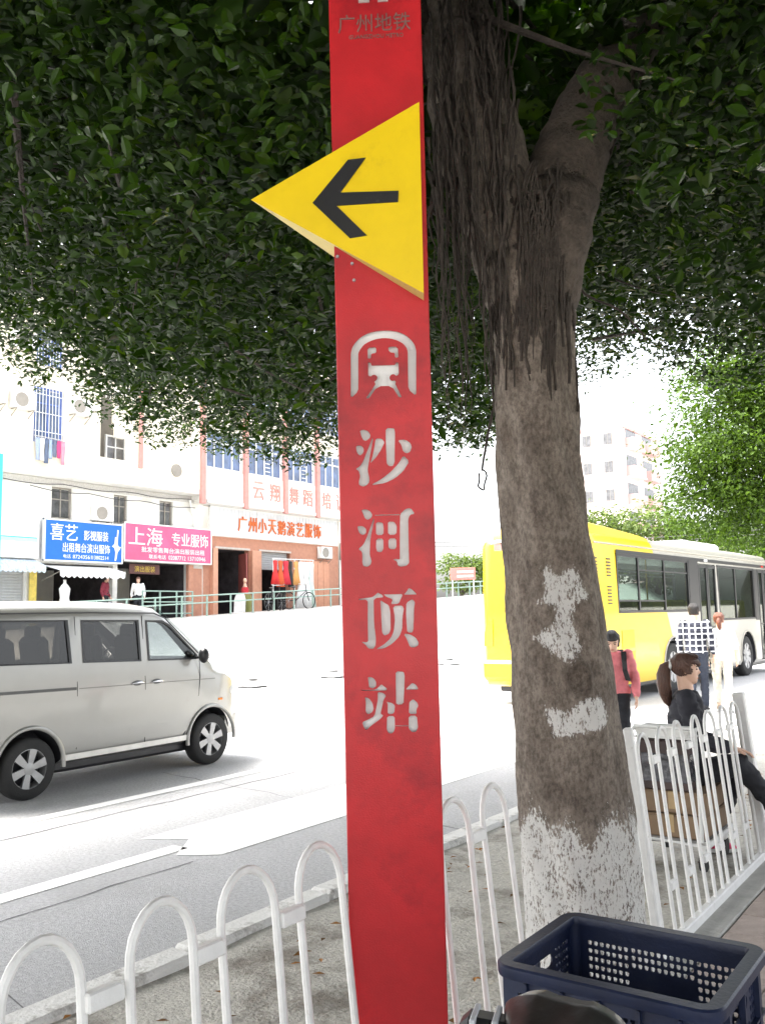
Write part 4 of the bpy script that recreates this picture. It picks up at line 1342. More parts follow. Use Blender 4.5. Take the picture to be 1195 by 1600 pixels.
bl = [(-L_ / 2 + .035, -.075, .04, .205), (-.072, .078, .155, .205), (.08, L_ / 2 - .03, .04, .205)]
wall(L_, bl, False, wm(0, CY / 2 - .012, 0))
wall(L_, bl, False, wm(0, -CY / 2 + .012, PI))
L2 = CY - .03
bl2 = [(-L2 / 2 + .03, -.075, .05, .21), (.075, L2 / 2 - .03, .05, .21), (-.07, .07, .04, .15)]
wall(L2, bl2, True, wm(-CX / 2 + .012, 0, PI / 2))
wall(L2, bl2, True, wm(CX / 2 - .012, 0, -PI / 2))
obj('crate_floor', MB().box((0, 0, .004), (CX - .03, CY - .03, .008)), NAVY, cr)
# rim: rounded rectangle lip
def rrect(a, b, r_, z, n=6):
    pts = []
    for cx_, cy_, a0 in ((a / 2 - r_, b / 2 - r_, 0), (-a / 2 + r_, b / 2 - r_, PI / 2), (-a / 2 + r_, -b / 2 + r_, PI), (a / 2 - r_, -b / 2 + r_, 1.5 * PI)):
        for k in range(n + 1):
            t = a0 + PI / 2 * k / n
            pts.append((cx_ + r_ * math.cos(t), cy_ + r_ * math.sin(t), z))
    return pts
prof = [(0.0, CZ - .02), (.018, CZ - .02), (.020, CZ - .016), (.020, CZ + .002), (.016, CZ + .006), (-.012, CZ + .006), (-.014, CZ + .002), (-.014, CZ - .012), (0, CZ - .014)]
rg = [rrect(CX - .024 + 2 * o_, CY - .024 + 2 * o_, .026 + o_, z) for o_, z in prof]
mb = MB()
n_ = len(rg[0])
mb.loft(rg + [rg[0]], cap=False)
obj('rim', mb, NAVY, cr, 35)
for sx in (-1, 1):
    for sy in (-1, 1):
        cx_, cy_ = sx * (CX / 2 - .012 - .02), sy * (CY / 2 - .012 - .02)
        a0 = {(1, 1): 0, (-1, 1): PI / 2, (-1, -1): PI, (1, -1): 1.5 * PI}[(sx, sy)]
        arc = [a0 + PI / 2 * k / 6 for k in range(7)]
        out_ = [(cx_ + .022 * math.cos(t), cy_ + .022 * math.sin(t)) for t in arc] + [(cx_ + .017 * math.cos(t), cy_ + .017 * math.sin(t)) for t in arc[::-1]]
        obj('corner_post', MB().prism(out_, lambda u, v, d: (u, v, d), .0, CZ - .012), NAVY, cr, 35)
for sx in (-1, 1):
    for u in (-.115, .0, .115):
        obj('rib', MB().box((sx * (CX / 2 - .004), u, CZ / 2 - .01), (.012, .006, CZ - .03)), NAVY, cr)
for u in (-.16, -.08, 0, .08, .16):
    obj('rib', MB().box((u, -CY / 2 + .005, CZ / 2 - .01), (.006, .012, CZ - .03)), NAVY, cr)
for z in (.05, .135):
    for sx in (-1, 1):
        obj('rib', MB().box((sx * (CX / 2 - .004), 0, z), (.010, CY - .05, .006)), NAVY, cr)

FRAMEP = mat('bicycle_frame_black', (.02, .02, .024), .3, coat=.4)
SADM = mat('saddle_vinyl', (.022, .021, .020), .42, var=.3, vscale=20, bump=.06, bscale=70, coat=.1)
bk = thing('bicycle', 'black bicycle with worn vinyl saddle parked beside the red sign post', 'bicycle', (-.675, 0, .10))
def bt(name, pts, r_, m_=FRAMEP, par=None):
    return obj(name, MB().tube(pts, r_, 10), m_, par or bk, 50)
bt('seat_tube', [(0, 1.50, .78), (0, 1.58, .30)], .016)
bt('top_tube', [(0, 1.51, .62), (0, .95, .76)], .015)
bt('down_tube', [(0, 1.58, .30), (0, .94, .70)], .018)
bt('head_tube', [(0, .965, .84), (0, .915, .64)], .02)
bt('fork', [(.05, .60, .32), (.05, .90, .60), (0, .92, .64), (-.05, .90, .60), (-.05, .60, .32)], .011)
bt('chain_stay', [(.06, 2.02, .32), (.03, 1.58, .30), (-.03, 1.58, .30), (-.06, 2.02, .32)], .010)
bt('seat_stay', [(.06, 2.02, .32), (.03, 1.52, .62), (-.03, 1.52, .62), (-.06, 2.02, .32)], .009)
hb = bt('handlebar', [(-.22, 1.06, .80), (-.20, .95, .86), (-.08, .92, .87), (.08, .92, .87), (.20, .95, .86), (.22, 1.06, .80)], .011, CHROME)
for sx in (-1, 1):
    bt('grip', [(sx * .217, 1.03, .815), (sx * .226, 1.14, .76)], .016, RUBBER, hb)
for yy in (2.02, .60):
    RY = Matrix.Rotation(PI / 2, 3, 'Y')
    w_ = obj('wheel', MB().tube([(0, .30 * math.cos(a), .30 * math.sin(a)) for a in np.linspace(0, 2 * PI, 41)[:-1]], .019, 8, closed=True), RUBBER, bk, 60, loc=(0, yy, .32))
    obj('rim', MB().tube([(0, .275 * math.cos(a), .275 * math.sin(a)) for a in np.linspace(0, 2 * PI, 41)[:-1]], .010, 6, closed=True), CHROME, w_, 60)
    obj('hub', MB().lathe([(.02, -.04), (.02, .04)], (0, 0, 0), 12, RY), CHROME, w_)
    for k in range(18):
        a = 2 * PI * k / 18
        obj('spoke', MB().tube([(.02 * (-1) ** k, .02 * math.cos(a + .6), .02 * math.sin(a + .6)), (0, .275 * math.cos(a), .275 * math.sin(a))], .0014, 4), STEEL, w_)
for sx in (-.07, .07):
    bt('rack_rail', [(sx, 1.55, .52), (sx, 2.18, .52)], .007, CHROME)
    bt('rack_strut', [(sx, 1.98, .52), (sx * 1.0, 2.02, .33)], .005, CHROME)
for yy in (1.65, 1.85, 2.05, 2.17):
    bt('rack_bar', [(-.07, yy, .52), (.07, yy, .52)], .005, CHROME)
SY = 1.36
rg = []
for t, w, zt, zb in ((0, .018, .0, -.02), (.06, .04, .018, -.025), (.25, .032, .012, -.03), (.45, .045, .008, -.035), (.62, .085, .018, -.045), (.80, .108, .035, -.055), (.92, .098, .034, -.05), (.98, .06, .012, -.03), (1.0, .02, -.01, -.02)):
    y = SY - .12 + .27 * t
    rg.append([(w * math.cos(a), y, (zt if math.sin(a) > 0 else -zb) * math.sin(a) + .845 - (.006 if abs(math.cos(a)) < .25 and math.sin(a) > 0 else 0)) for a in np.linspace(0, 2 * PI, 29)[:-1]])
sd = obj('saddle', MB().loft(rg), SADM, bk, 180)
obj('seat_post', MB().tube([(0, 1.50, .76), (0, 1.47, .82)], .0125, 10), CHROME, bk)
for k in range(2):
    obj('saddle_spring', MB().tube([(.04 * (1 - 2 * k) + .012 * math.cos(t), 1.47 + .012 * math.sin(t), .77 + t * .0012) for t in np.linspace(0, 30, 60)], .0025, 5), STEEL, sd)
obj('crank', MB().lathe([(.02, -.004), (.085, -.004), (.085, .004), (.02, .004)], (.055, 1.58, .30), 24, Matrix.Rotation(PI / 2, 3, 'Y')), STEEL, bk)
for sx in (-1, 1):
    obj('pedal', MB().box((sx * .14, 1.58 + sx * .15, .30 - sx * .04), (.09, .07, .02), bev=.004), RUBBER, bk)
# small black pouch with pale straps hanging at the left of the saddle
pb = obj('saddle_bag', MB().box((-.115, 1.40, .80), (.09, .06, .10), (0, rad(4), rad(20)), bev=.015), BLACK, bk)
for u in (-.02, .015):
    obj('strap', MB().box((-.115 + u, 1.40 + u * .35, .80), (.010, .068, .108), (0, rad(4), rad(20)), bev=.002), mat('pale_strap', (.5, .52, .55), .5) if not bpy.data.materials.get('pale_strap') else bpy.data.materials['pale_strap'], pb)

# ------------------------------------------------------------------ people
SKIN = mat('skin', (.70, .44, .32), .45, var=.06, vscale=12)
HAIRB = mat('brown_hair', (.085, .032, .016), .4, var=.4, vscale=8, stretch=(30, 30, 3), bump=.9, bscale=6)
HAIRK = mat('black_hair', (.014, .011, .010), .42, var=.4, vscale=8, stretch=(30, 30, 3), bump=.9, bscale=6)
HAIRR = mat('reddish_hair', (.17, .055, .03), .42, var=.4, vscale=8, stretch=(30, 30, 3), bump=.9, bscale=6)
EYEM = mat('eye_dark', (.01, .008, .008), .2)
LIPM = mat('lips', (.42, .13, .11), .45)
def cloth(name, c, **k): return mat(name, c, .85, var=.14, vscale=14, bump=.35, bscale=22, **k)
def plaid(name):
    m_ = cloth(name, (.02, .022, .035))
    n, l = m_.node_tree.nodes, m_.node_tree.links
    b = n['Principled BSDF']
    tc = n.new('ShaderNodeTexCoord'); sp = n.new('ShaderNodeSeparateXYZ')
    l.new(tc.outputs['Object'], sp.inputs[0])
    def band(s_, f, th):
        a = n.new('ShaderNodeMath'); a.operation = 'MULTIPLY'; a.inputs[1].default_value = f; l.new(s_, a.inputs[0])
        fr = n.new('ShaderNodeMath'); fr.operation = 'FRACT'; l.new(a.outputs[0], fr.inputs[0])
        g = n.new('ShaderNodeMath'); g.operation = 'LESS_THAN'; g.inputs[1].default_value = th; l.new(fr.outputs[0], g.inputs[0])
        return g.outputs[0]
    mx = n.new('ShaderNodeMath'); mx.operation = 'MAXIMUM'
    l.new(band(sp.outputs['X'], 10.5, .22), mx.inputs[0]); l.new(band(sp.outputs['Z'], 10.5, .22), mx.inputs[1])
    m2 = n.new('ShaderNodeMix'); m2.data_type = 'RGBA'
    l.new(mx.outputs[0], m2.inputs[0]); m2.inputs[6].default_value = (.018, .02, .035, 1); m2.inputs[7].default_value = (.62, .63, .66, 1)
    l.new(m2.outputs[2], b.inputs['Base Color'])
    return m_

def wrinkle(me, amp, sc, seed):
    n = len(me.vertices)
    co = np.empty(n * 3, 'f'); me.vertices.foreach_get('co', co); co = co.reshape(-1, 3)
    no = np.empty(n * 3, 'f'); me.vertices.foreach_get('normal', no); no = no.reshape(-1, 3)
    q = co.astype(float) * np.array([.7, .7, 1.5])
    w_ = wob(q, 24 * sc, seed) + .6 * wob(q[:, [1, 2, 0]], 47 * sc, seed + 1.3)
    w_ = 1 - 2 * np.abs(w_)                 # ridged: narrow folds
    co += no * (amp * np.clip(w_, -1, 1))[:, None]
    me.vertices.foreach_set('co', co.astype('f').ravel())
    me.update()
def voxel(name, mb, vox, smooth_n, m_, parent, fac=.5):
    o = obj(name, mb, None, parent)
    md = o.modifiers.new('r', 'REMESH'); md.mode = 'VOXEL'; md.voxel_size = vox; md.use_smooth_shade = True
    if smooth_n:
        s_ = o.modifiers.new('s', 'SMOOTH'); s_.iterations = smooth_n; s_.factor = fac
    o.parent = None
    baked(o)
    o.parent = parent
    o.data.name = name
    o.data.materials.clear()
    o.data.materials.append(m_)
    return o
def taper(mb, pts, rs, seg=14):
    """rounded tapered limb through joints"""
    P_ = [Vector(p) for p in pts]
    out, rr = [], []
    for i in range(len(P_) - 1):
        for k in range(5):
            t = k / 5
            out.append(P_[i].lerp(P_[i + 1], t)); rr.append(rs[i] + (rs[i + 1] - rs[i]) * t)
    out.append(P_[-1]); rr.append(rs[-1])
    mb.tube(out, rr, seg)
    for p, r_ in zip(P_, rs):
        mb.ell(p, (r_, r_, r_), None, 12, 8)
def torso(mb, rings, fx):
    """rings: (centre, half width, half depth) with fx = 3x3 giving right/forward"""
    rg = []
    for c, w, d in rings:
        rg.append([Vector(c) + fx @ Vector((w * math.cos(a), d * math.sin(a), 0)) for a in np.linspace(0, 2 * PI, 25)[:-1]])
    mb.loft(rg)
HZ = [0, .012, .022, .034, .045, .056, .066, .076, .086, .096, .108, .118, .132, .146, .162, .180, .198, .212, .220]
HF = [.066, .082, .087, .085, .090, .088, .086, .088, .089, .0885, .086, .086, .0905, .092, .090, .082, .064, .038, .008]
HB = [.00, -.02, -.032, -.044, -.05, -.056, -.062, -.067, -.072, -.076, -.081, -.085, -.090, -.094, -.096, -.090, -.072, -.046, -.01]
HWD = [.020, .036, .044, .052, .056, .060, .062, .064, .066, .068, .070, .071, .0735, .075, .074, .068, .054, .034, .008]
HN = [0, 0, 0, 0, .004, .002, .005, .014, .024, .022, .015, .009, .003, 0, 0, 0, 0, 0, 0]
def head_pt(i, a, k=1.0, add=0.0):
    f_, b_, w = HF[i], HB[i], HWD[i]
    cy, hd = (f_ + b_) / 2, (f_ - b_) / 2
    x, y = math.cos(a), math.sin(a)
    p = Vector(((w * k + add) * (abs(x) ** .9) * (1 if x > 0 else -1), cy + (hd * k + add) * y, HZ[i]))
    ang = abs(a - PI / 2)
    p.y += HN[i] * math.exp(-(ang / .16) ** 2)
    return p
def head(mb, M_):
    rg = []
    for i in range(len(HZ)):
        rg.append([M_ @ head_pt(i, a) for a in np.linspace(0, 2 * PI, 49)[:-1]])
    mb.loft(rg)
    for sx in (-1, 1):
        mb.ell(M_ @ Vector((sx * .073, -.005, .098)), (.010, .018, .03), M_.to_3x3(), 10, 8)
def hair_cap(mb, M_, low, add=.014, fringe=.155, side=None):
    rg = []
    z0 = low
    for i in range(len(HZ)):
        if HZ[i] < low: continue
        ring = []
        for a in np.linspace(0, 2 * PI, 49)[:-1]:
            y = math.sin(a)
            hide = 0.0
            if HZ[i] < fringe:
                lim = .25 if side is None else side
                hide = min(1, max(0, (y - lim) / .18))
            p = head_pt(i, a, 1.0 - .14 * hide, add * (1 - hide) + .003 * math.sin(a * 9 + i))
            if HZ[i] > .2: p.z += add * .9
            ring.append(M_ @ p)
        rg.append(ring)
    mb.loft(rg)
def face_bits(parent, M_):
    for sx in (-1, 1):
        e = MB().ell(M_ @ Vector((sx * .031, .079, .112)), (.012, .006, .0065), M_.to_3x3(), 10, 8)
        obj('eye', e, EYEM, parent, 180)
        e = MB().tube([M_ @ Vector((sx * .016, .0895, .131)), M_ @ Vector((sx * .032, .0865, .136)), M_ @ Vector((sx * .05, .073, .131))], .0028, 5)
        obj('eyebrow', e, HAIRK, parent, 60)
    obj('lips', MB().ell(M_ @ Vector((0, .0895, .044)), (.021, .006, .008), M_.to_3x3(), 12, 8), LIPM, parent, 180)
def hand(mb, wrist, d, palm, sc=1.0, curl=.5, thumb=1):
    d = Vector(d).normalized(); palm = Vector(palm); palm = (palm - d * palm.dot(d)).normalized()
    s_ = d.cross(palm)
    w = Vector(wrist)
    Rm = Matrix((s_, palm, d)).transposed()
    mb.ell(w + d * .045 * sc, (.038 * sc, .015 * sc, .052 * sc), Rm, 12, 8)
    for k, (o_, ln) in enumerate(((-.029, .062), (-.010, .072), (.010, .068), (.028, .054))):
        b0 = w + d * .082 * sc + s_ * o_ * sc
        p1 = b0 + (d * math.cos(curl * .5) + palm * math.sin(curl * .5)) * ln * .45 * sc
        p2 = p1 + (d * math.cos(curl * 1.2) + palm * math.sin(curl * 1.2)) * ln * .32 * sc
        p3 = p2 + (d * math.cos(curl * 1.8) + palm * math.sin(curl * 1.8)) * ln * .26 * sc
        mb.tube([b0 - d * .02 * sc, b0, p1, p2, p3], [.009 * sc, .009 * sc, .0085 * sc, .0078 * sc, .006 * sc], 8)
    t0 = w + d * .025 * sc - s_ * .03 * sc * thumb
    t1 = t0 + (d * .7 - s_ * .7 * thumb + palm * .25).normalized() * .035 * sc
    t2 = t1 + (d * .95 - s_ * .2 * thumb + palm * .3).normalized() * .03 * sc
    mb.tube([t0, t1, t2], [.012 * sc, .010 * sc, .007 * sc], 8)
def shoe(name, ank, toe_dir, m_, parent, sole, sc=1.0, pitch=0.0):
    a = Vector(ank); d = Vector((toe_dir[0], toe_dir[1], 0)).normalized(); s_ = d.cross(Vector((0, 0, 1)))
    up = Vector((0, 0, 1))
    if pitch:
        Rp = Matrix.Rotation(pitch, 3, s_); d = Rp @ d; up = Rp @ up
    rg = []
    for t, w, h_, z in ((-.065, .022, .045, .03), (-.055, .034, .085, .04), (0, .037, .095, .045), (.05, .038, .07, .033), (.11, .044, .05, .024), (.155, .038, .038, .018), (.178, .018, .02, .012)):
        rg.append([a + d * t * sc + s_ * w * sc * math.cos(k) + up * ((z + h_ * .5 * math.sin(k)) * sc - .075 * sc) for k in np.linspace(0, 2 * PI, 15)[:-1]])
    o = obj(name, MB().loft(rg), m_, parent, 180)
    rg = []
    for t, w in ((-.07, .02), (-.058, .037), (0, .038), (.08, .044), (.15, .041), (.182, .018)):
        rg.append([a + d * t * sc + s_ * w * sc * u + up * (-.082 + v) * sc for u, v in ((-1, 0), (1, 0), (1, .022), (-1, .022))])
    obj('sole', MB().loft(rg), sole, o)
    return o

def person(label, loc, rz, J, H, outfit, group=None, vox=.010):
    """J: joints in metres for a 1.65 m figure, facing +Y"""
    k = H / 1.65
    t = thing('person', label, 'person', loc, (0, 0, rz), group)
    J = {n: Vector(v) * k for n, v in J.items()}
    I3 = Matrix.Rotation(J.get('tw', Vector((0, 0, 0))).x, 3, 'Z')
    hm = Matrix.Translation(J['chin']) @ Matrix.Rotation(outfit.get('yaw', 0), 4, 'Z') @ Matrix.Rotation(outfit.get('nod', 0), 4, 'X') @ Matrix.Scale(k * outfit.get('hs', 1), 4)
    mb = MB()
    head(mb, hm)
    taper(mb, [J['neck'] - Vector((0, .01, .06)), J['neck'], hm @ Vector((0, -.012, .05))], [.055 * k, .050 * k, .048 * k])
    torso(mb, [(J['pelvis'], .12 * k, .085 * k), (J['waist'], .11 * k, .08 * k), (J['chest'], .13 * k, .09 * k), (J['neck'] - Vector((0, 0, .04)), .09 * k, .06 * k)], I3)
    for s_ in 'lr':
        sg = -1 if s_ == 'l' else 1
        taper(mb, [J['sh' + s_], J['el' + s_], J['wr' + s_]], [.043 * k, .036 * k, .024 * k])
        taper(mb, [J['hip' + s_], J['kn' + s_], J['an' + s_]], [.07 * k, .05 * k, .035 * k])
        d = (J['wr' + s_] - J['el' + s_]) + Vector(outfit.get('hd' + s_, (0, 0, 0)))
        hand(mb, J['wr' + s_], d, outfit.get('palm' + s_, (-sg, .2, 0)), k, outfit.get('curl', .45), sg if outfit.get('tf') is None else -sg)
        taper(mb, [J['an' + s_], J['an' + s_] + Vector((0, .08, -.05)) * k], [.032 * k, .025 * k], 8)
    body = voxel('body', mb, vox * .62, 2, SKIN, t, .35)
    face_bits(t, hm)
    # garments
    mb = MB()
    fw_, dp = outfit.get('width', 1.0), outfit.get('depth', 1.0)
    hem = J['pelvis'].lerp(J['waist'], outfit.get('hem', .1))
    torso(mb, [(hem, .158 * k * fw_ * outfit.get('flare', 1), .118 * k * dp), (J['pelvis'].lerp(J['waist'], .6), .145 * k * fw_, .108 * k * dp), (J['waist'], .138 * k * fw_, .104 * k * dp), (J['chest'], .165 * k * fw_, .118 * k * dp), (J['chest'].lerp(J['neck'], .55), .165 * k * fw_, .10 * k * dp), (J['chest'].lerp(J['neck'], .85), .115 * k, .075 * k), (J['neck'] + Vector((0, 0, -.005)), .066 * k, .062 * k)], I3)
    sl = outfit.get('sleeve', 1.0)
    for s_ in 'lr':
        if sl > .5:
            e = J['el' + s_].lerp(J['wr' + s_], (sl - .5) * 2 * .96)
            taper(mb, [J['sh' + s_], J['el' + s_], e], [.066 * k, .054 * k, .044 * k])
        else:
            taper(mb, [J['sh' + s_], J['sh' + s_].lerp(J['el' + s_], sl * 2)], [.068 * k, .062 * k])
    g_ = voxel('top', mb, vox, 4, outfit['top'], t)
    wrinkle(g_.data, .007, 1.0, len(label) * .37)
    mb = MB()
    torso(mb, [(J['pelvis'] - Vector((0, 0, .05)) * k, .135 * k, .105 * k), (J['pelvis'], .145 * k, .11 * k), (J['waist'], .128 * k, .097 * k)], I3)
    cf = outfit.get('cuff', .96)
    for s_ in 'lr':
        taper(mb, [J['hip' + s_], J['kn' + s_], J['kn' + s_].lerp(J['an' + s_], cf)], [.088 * k, .066 * k, outfit.get('cuffw', .052) * k])
    g_ = voxel('trousers', mb, vox, 3, outfit['bottom'], t)
    wrinkle(g_.data, .006, .9, len(label) * .53)
    for s_ in 'lr':
        td = outfit.get('toe' + s_, (.12 if s_ == 'r' else -.12, 1))
        shoe('shoe', J['an' + s_], td, outfit['shoe'], t, outfit.get('sole', W_PAINT), k, outfit.get('pt' + s_, 0))
    mb = MB()
    hair_cap(mb, hm, outfit.get('low', .05), outfit.get('hadd', .014), outfit.get('fringe', .155), outfit.get('hside'))
    for q in outfit.get('locks', []):
        a0, z0_, zt, n_l, spread_ = q
        for _ in range(n_l):
            a = a0 + random.uniform(-spread_, spread_)
            side = math.cos(a)
            p0 = Vector((.076 * side, .008 + .088 * math.sin(a), z0_ + random.uniform(-.012, .012)))
            p2 = Vector((.01 * side + random.uniform(-.006, .006), -.10, zt + random.uniform(-.012, .012)))
            p1 = (p0 + p2) / 2
            d_ = Vector((p1.x, (p1.y - .0) * .9, (p1.z - .10) * 1.0))
            r1 = Vector((.092, .100, .128))
            q_ = Vector((d_.x / r1.x, d_.y / r1.y, d_.z / r1.z)).normalized()
            p1 = Vector((q_.x * r1.x, q_.y * r1.y - .004, .10 + q_.z * r1.z)) * 1.0
            cv = []
            for s_ in range(9):
                u = s_ / 8
                v = p0 * (1 - u) ** 2 + (p1 * 2 - (p0 + p2) / 2) * 2 * u * (1 - u) + p2 * u * u
                cv.append(hm @ v)
            mb.tube(cv, [k * random.uniform(.0025, .0055) * (1 - .3 * abs(2 * s_ / 8 - 1)) for s_ in range(9)], 5)
    hr = obj('hair', mb, outfit['hair'], t, 180)
    for nm, pts, rs in outfit.get('tail', []):
        pp = [hm @ Vector(p) for p in pts]
        tm = MB().tube(pp, [r_ * k for r_ in rs], 12)
        obj(nm, tm, outfit['hair'] if nm != 'hair_tie' else W_PAINT, hr, 180)
    return t, J, hm, k

SOLE = mat('pale_sole', (.6, .6, .58), .7)
# -- seated woman with a ponytail, facing right along the fence
sit = dict(pelvis=(0, 0, .53), waist=(0, .0, .68), chest=(0, .015, .88), neck=(0, .02, 1.05), chin=(0, .02, 1.09),
           hipl=(-.085, .02, .52), hipr=(.085, .02, .52), knl=(-.11, .33, .50), anl=(-.10, .12, .085), knr=(.12, .30, .60), anr=(.12, .60, .20),
           shl=(-.16, .0, 1.0), shr=(.16, .0, 1.0), ell=(-.2, .08, .74), wrl=(-.10, .28, .66), elr=(.21, .05, .74), wrr=(.16, .25, .70))
NAVYJ = cloth('dark_jacket', (.022, .022, .030))
BLK = cloth('black_trousers', (.016, .017, .022))
PINKS = mat('hot_pink_shoe', (.62, .03, .12), .5, var=.1)
p_sit = Vector((-1.79, 5.86, .10))
s1, J1, hm1, k1 = person('seated woman with a brown ponytail, dark jacket and pink shoes, behind the fence', p_sit, rad(-66), sit, 1.60,
    dict(top=NAVYJ, bottom=BLK, shoe=PINKS, sole=SOLE, hair=HAIRB, sleeve=.93, hem=-.25, low=.076, hadd=.016, fringe=.150, hside=.30, nod=rad(-2), yaw=rad(-2), hs=.87,
         palmr=(0, .1, -1), hdr=(0, .2, -.05), palml=(0, .1, -1), hdl=(0, .2, 0), locks=[(.0, .10, .135, 34, .5), (.6, .15, .14, 26, .5), (1.57, .20, .14, 26, .9), (-.5, .07, .13, 26, .5), (3.6, .08, .13, 16, .6), (2.6, .15, .14, 16, .5)], ptr=rad(20), width=.98, cuffw=.055,
         tail=[('ponytail', [(0, -.085, .135), (0, -.118, .14), (0, -.145, .115), (.004, -.158, .06), (.006, -.158, -.01), (.004, -.146, -.08), (0, -.13, -.14), (0, -.12, -.175)], [.02, .026, .04, .047, .047, .042, .028, .006]),
               ('hair_tie', [(0, -.096, .136), (0, -.122, .138)], [.034, .034]),
               ('fringe', [(.05, .07, .165), (.02, .092, .15), (-.02, .094, .148), (-.055, .068, .16)], [.012, .018, .018, .012])]), vox=.008)

# -- woman in pink walking this way, half hidden by the trunk
walk = dict(pelvis=(0, 0, .90), waist=(0, .0, 1.03), chest=(0, .01, 1.22), neck=(0, .01, 1.385), chin=(0, .035, 1.40),
            hipl=(-.085, 0, .88), hipr=(.085, 0, .88), knl=(-.09, .10, .48), anl=(-.085, .03, .09), knr=(.09, .06, .47), anr=(.09, -.22, .13),
            shl=(-.165, 0, 1.335), shr=(.165, 0, 1.335), ell=(-.23, -.03, 1.07), wrl=(-.24, .09, .86), elr=(.23, -.05, 1.07), wrr=(.25, .03, .85))
PINK = cloth('coral_pink_top', (.74, .22, .24))
s2, J2, hm2, k2 = person('woman in a coral pink top with a black shoulder strap, half hidden by the trunk', (-3.44, 9.0, 0.0), rad(198), walk, 1.46,
    dict(top=PINK, bottom=BLK, shoe=BLK, hair=HAIRK, sleeve=.93, hem=.0, low=.05, hadd=.016, fringe=.15, nod=rad(-26), hside=.2, width=1.12))
mb = MB()
c_ = J2['chest']
pts = [c_ + Vector(p) * k2 for p in ((-.115, -.13, .02), (-.125, -.06, .145), (-.12, .04, .15), (-.125, .115, .06), (-.13, .122, -.05), (-.155, .07, -.16), (-.15, -.06, -.18), (-.12, -.13, -.12))]
mb2 = MB()
for a, b in zip(pts[:-1], pts[1:]):
    d = (b - a)
    mb2.box((a + b) / 2, (.05, d.length + .012, .012), (d.normalized().to_track_quat('Y', 'Z').to_matrix()))
stp = obj('strap', mb2, mat('black_webbing', (.02, .02, .022), .7), s2)
bp_ = thing('backpack', 'small black backpack on the back of the woman in pink', 'backpack', s2.location, (0, 0, rad(198)))
obj('bag_body', MB().box(c_ + Vector((0, -.19, -.03)) * k2, (.28, .13, .36), bev=.05), bpy.data.materials['black_webbing'], bp_)
obj('front_pocket', MB().box(c_ + Vector((0, -.265, -.09)) * k2, (.22, .04, .18), bev=.018), bpy.data.materials['black_webbing'], bp_)
# -- couple walking away along the road
away = dict(walk)
away.update(knl=(-.09, .02, .47), anl=(-.085, -.24, .16), knr=(.09, .10, .48), anr=(.09, .06, .09), chin=(0, .025, 1.425), neck=(0, .0, 1.385), ell=(-.24, -.02, 1.09), wrl=(-.23, .07, .87), elr=(.24, -.04, 1.09), wrr=(.25, .06, .87))
PLAID = plaid('checked_shirt')
JEANS = cloth('dark_jeans', (.022, .028, .045))
person('man in a black and white checked shirt and dark jeans walking away', (-4.30, 14.9, 0), rad(14), away, 1.74,
    dict(top=PLAID, bottom=JEANS, shoe=BLK, hair=HAIRK, sleeve=.93, hem=-.1, low=.045, hadd=.012, fringe=.16, width=1.08, ptl=rad(-28)))
WHT = cloth('white_blouse', (.75, .74, .72)); WTR = cloth('cream_trousers', (.62, .58, .50))
aw2 = dict(away); aw2.update(knl=(-.09, .10, .48), anl=(-.085, .05, .09), knr=(.09, .03, .47), anr=(.10, -.22, .15))
person('woman in a loose white blouse and cream trousers walking away', (-3.98, 15.15, 0), rad(12), aw2, 1.58,
    dict(top=WHT, bottom=WTR, shoe=mat('taupe_shoe', (.25, .2, .16), .6), sole=W_PAINT, hair=HAIRR, sleeve=.52, hem=-.15, low=.05, hadd=.015, fringe=.16, width=1.18, cuff=.80, flare=1.05, ptr=rad(-30),
         tail=[('ponytail', [(0, -.085, .13), (0, -.115, .11), (.004, -.118, .04), (.006, -.108, -.03), (0, -.1, -.07)], [.02, .036, .04, .032, .008])]))
# -- people at the shop fronts
shp = dict(walk); shp.update(knl=(-.09, .02, .47), knr=(.09, .02, .47), anl=(-.09, 0, .09), anr=(.09, 0, .09))
DRED = cloth('dark_red_waistcoat', (.22, .03, .05))
def at_shop(label, x, y, rz, h_, top, hair):
    person(label, (x, y, zf(y)), rad(rz), shp, h_, dict(top=top, bottom=BLK, shoe=BLK, hair=hair, sleeve=.9), vox=.022)
at_shop('person in a dark red top standing under the white awning', -25.5, 19.75, -60, 1.62, DRED, HAIRK)
at_shop('person in white bending by the shop door under the pink sign', -25.0, 20.75, -130, 1.52, WHT, HAIRB)

# ------------------------------------------------------------------ hand trolley with cartons under the seated woman
CARD = mat('brown_carton', (.22, .148, .09), .8, var=.14, vscale=7, bump=.1, dirt=((.16, .10, .055), .6, .56), dscale=5)
TAPE = mat('packing_tape', (.42, .30, .16), .25)
DKBOX = mat('dark_carton', (.05, .03, .028), .6, var=.3)
FILM = mat('stretch_film', (.07, .07, .08), .08, var=.9, vscale=14, bump=1.0, bscale=22, coat=.6)
tc0 = Vector((-1.80, 5.74, .10))
tr = thing('platform_trolley', 'white platform trolley with four swivel wheels loaded with cartons', 'trolley', tc0)
obj('deck', MB().box((0, 0, .165), (.42, .52, .03), bev=.008), mat('trolley_deck', (.22, .21, .2), .7, dirt=((.1, .1, .1), .6)), tr)
mb = MB().tube([(x, y, .165) for x, y in ((.225, .275), (-.225, .275), (-.225, -.275), (.225, -.275))], .020, 8, closed=True)
obj('deck_frame', mb, W_PAINT, tr, 60)
for sx in (-1, 1):
    for sy in (-1, 1):
        f_ = obj('caster', MB().box((sx * .18, sy * .215, .125), (.045, .06, .05), bev=.006), W_PAINT, tr)
        obj('caster_wheel', MB().lathe([(.02, -.016), (.05, -.018), (.055, -.01), (.055, .01), (.05, .018), (.02, .016)], (sx * .18, sy * .225, .056), 20, Matrix.Rotation(PI / 2, 3, 'Y')), RUBBER, f_, 40)
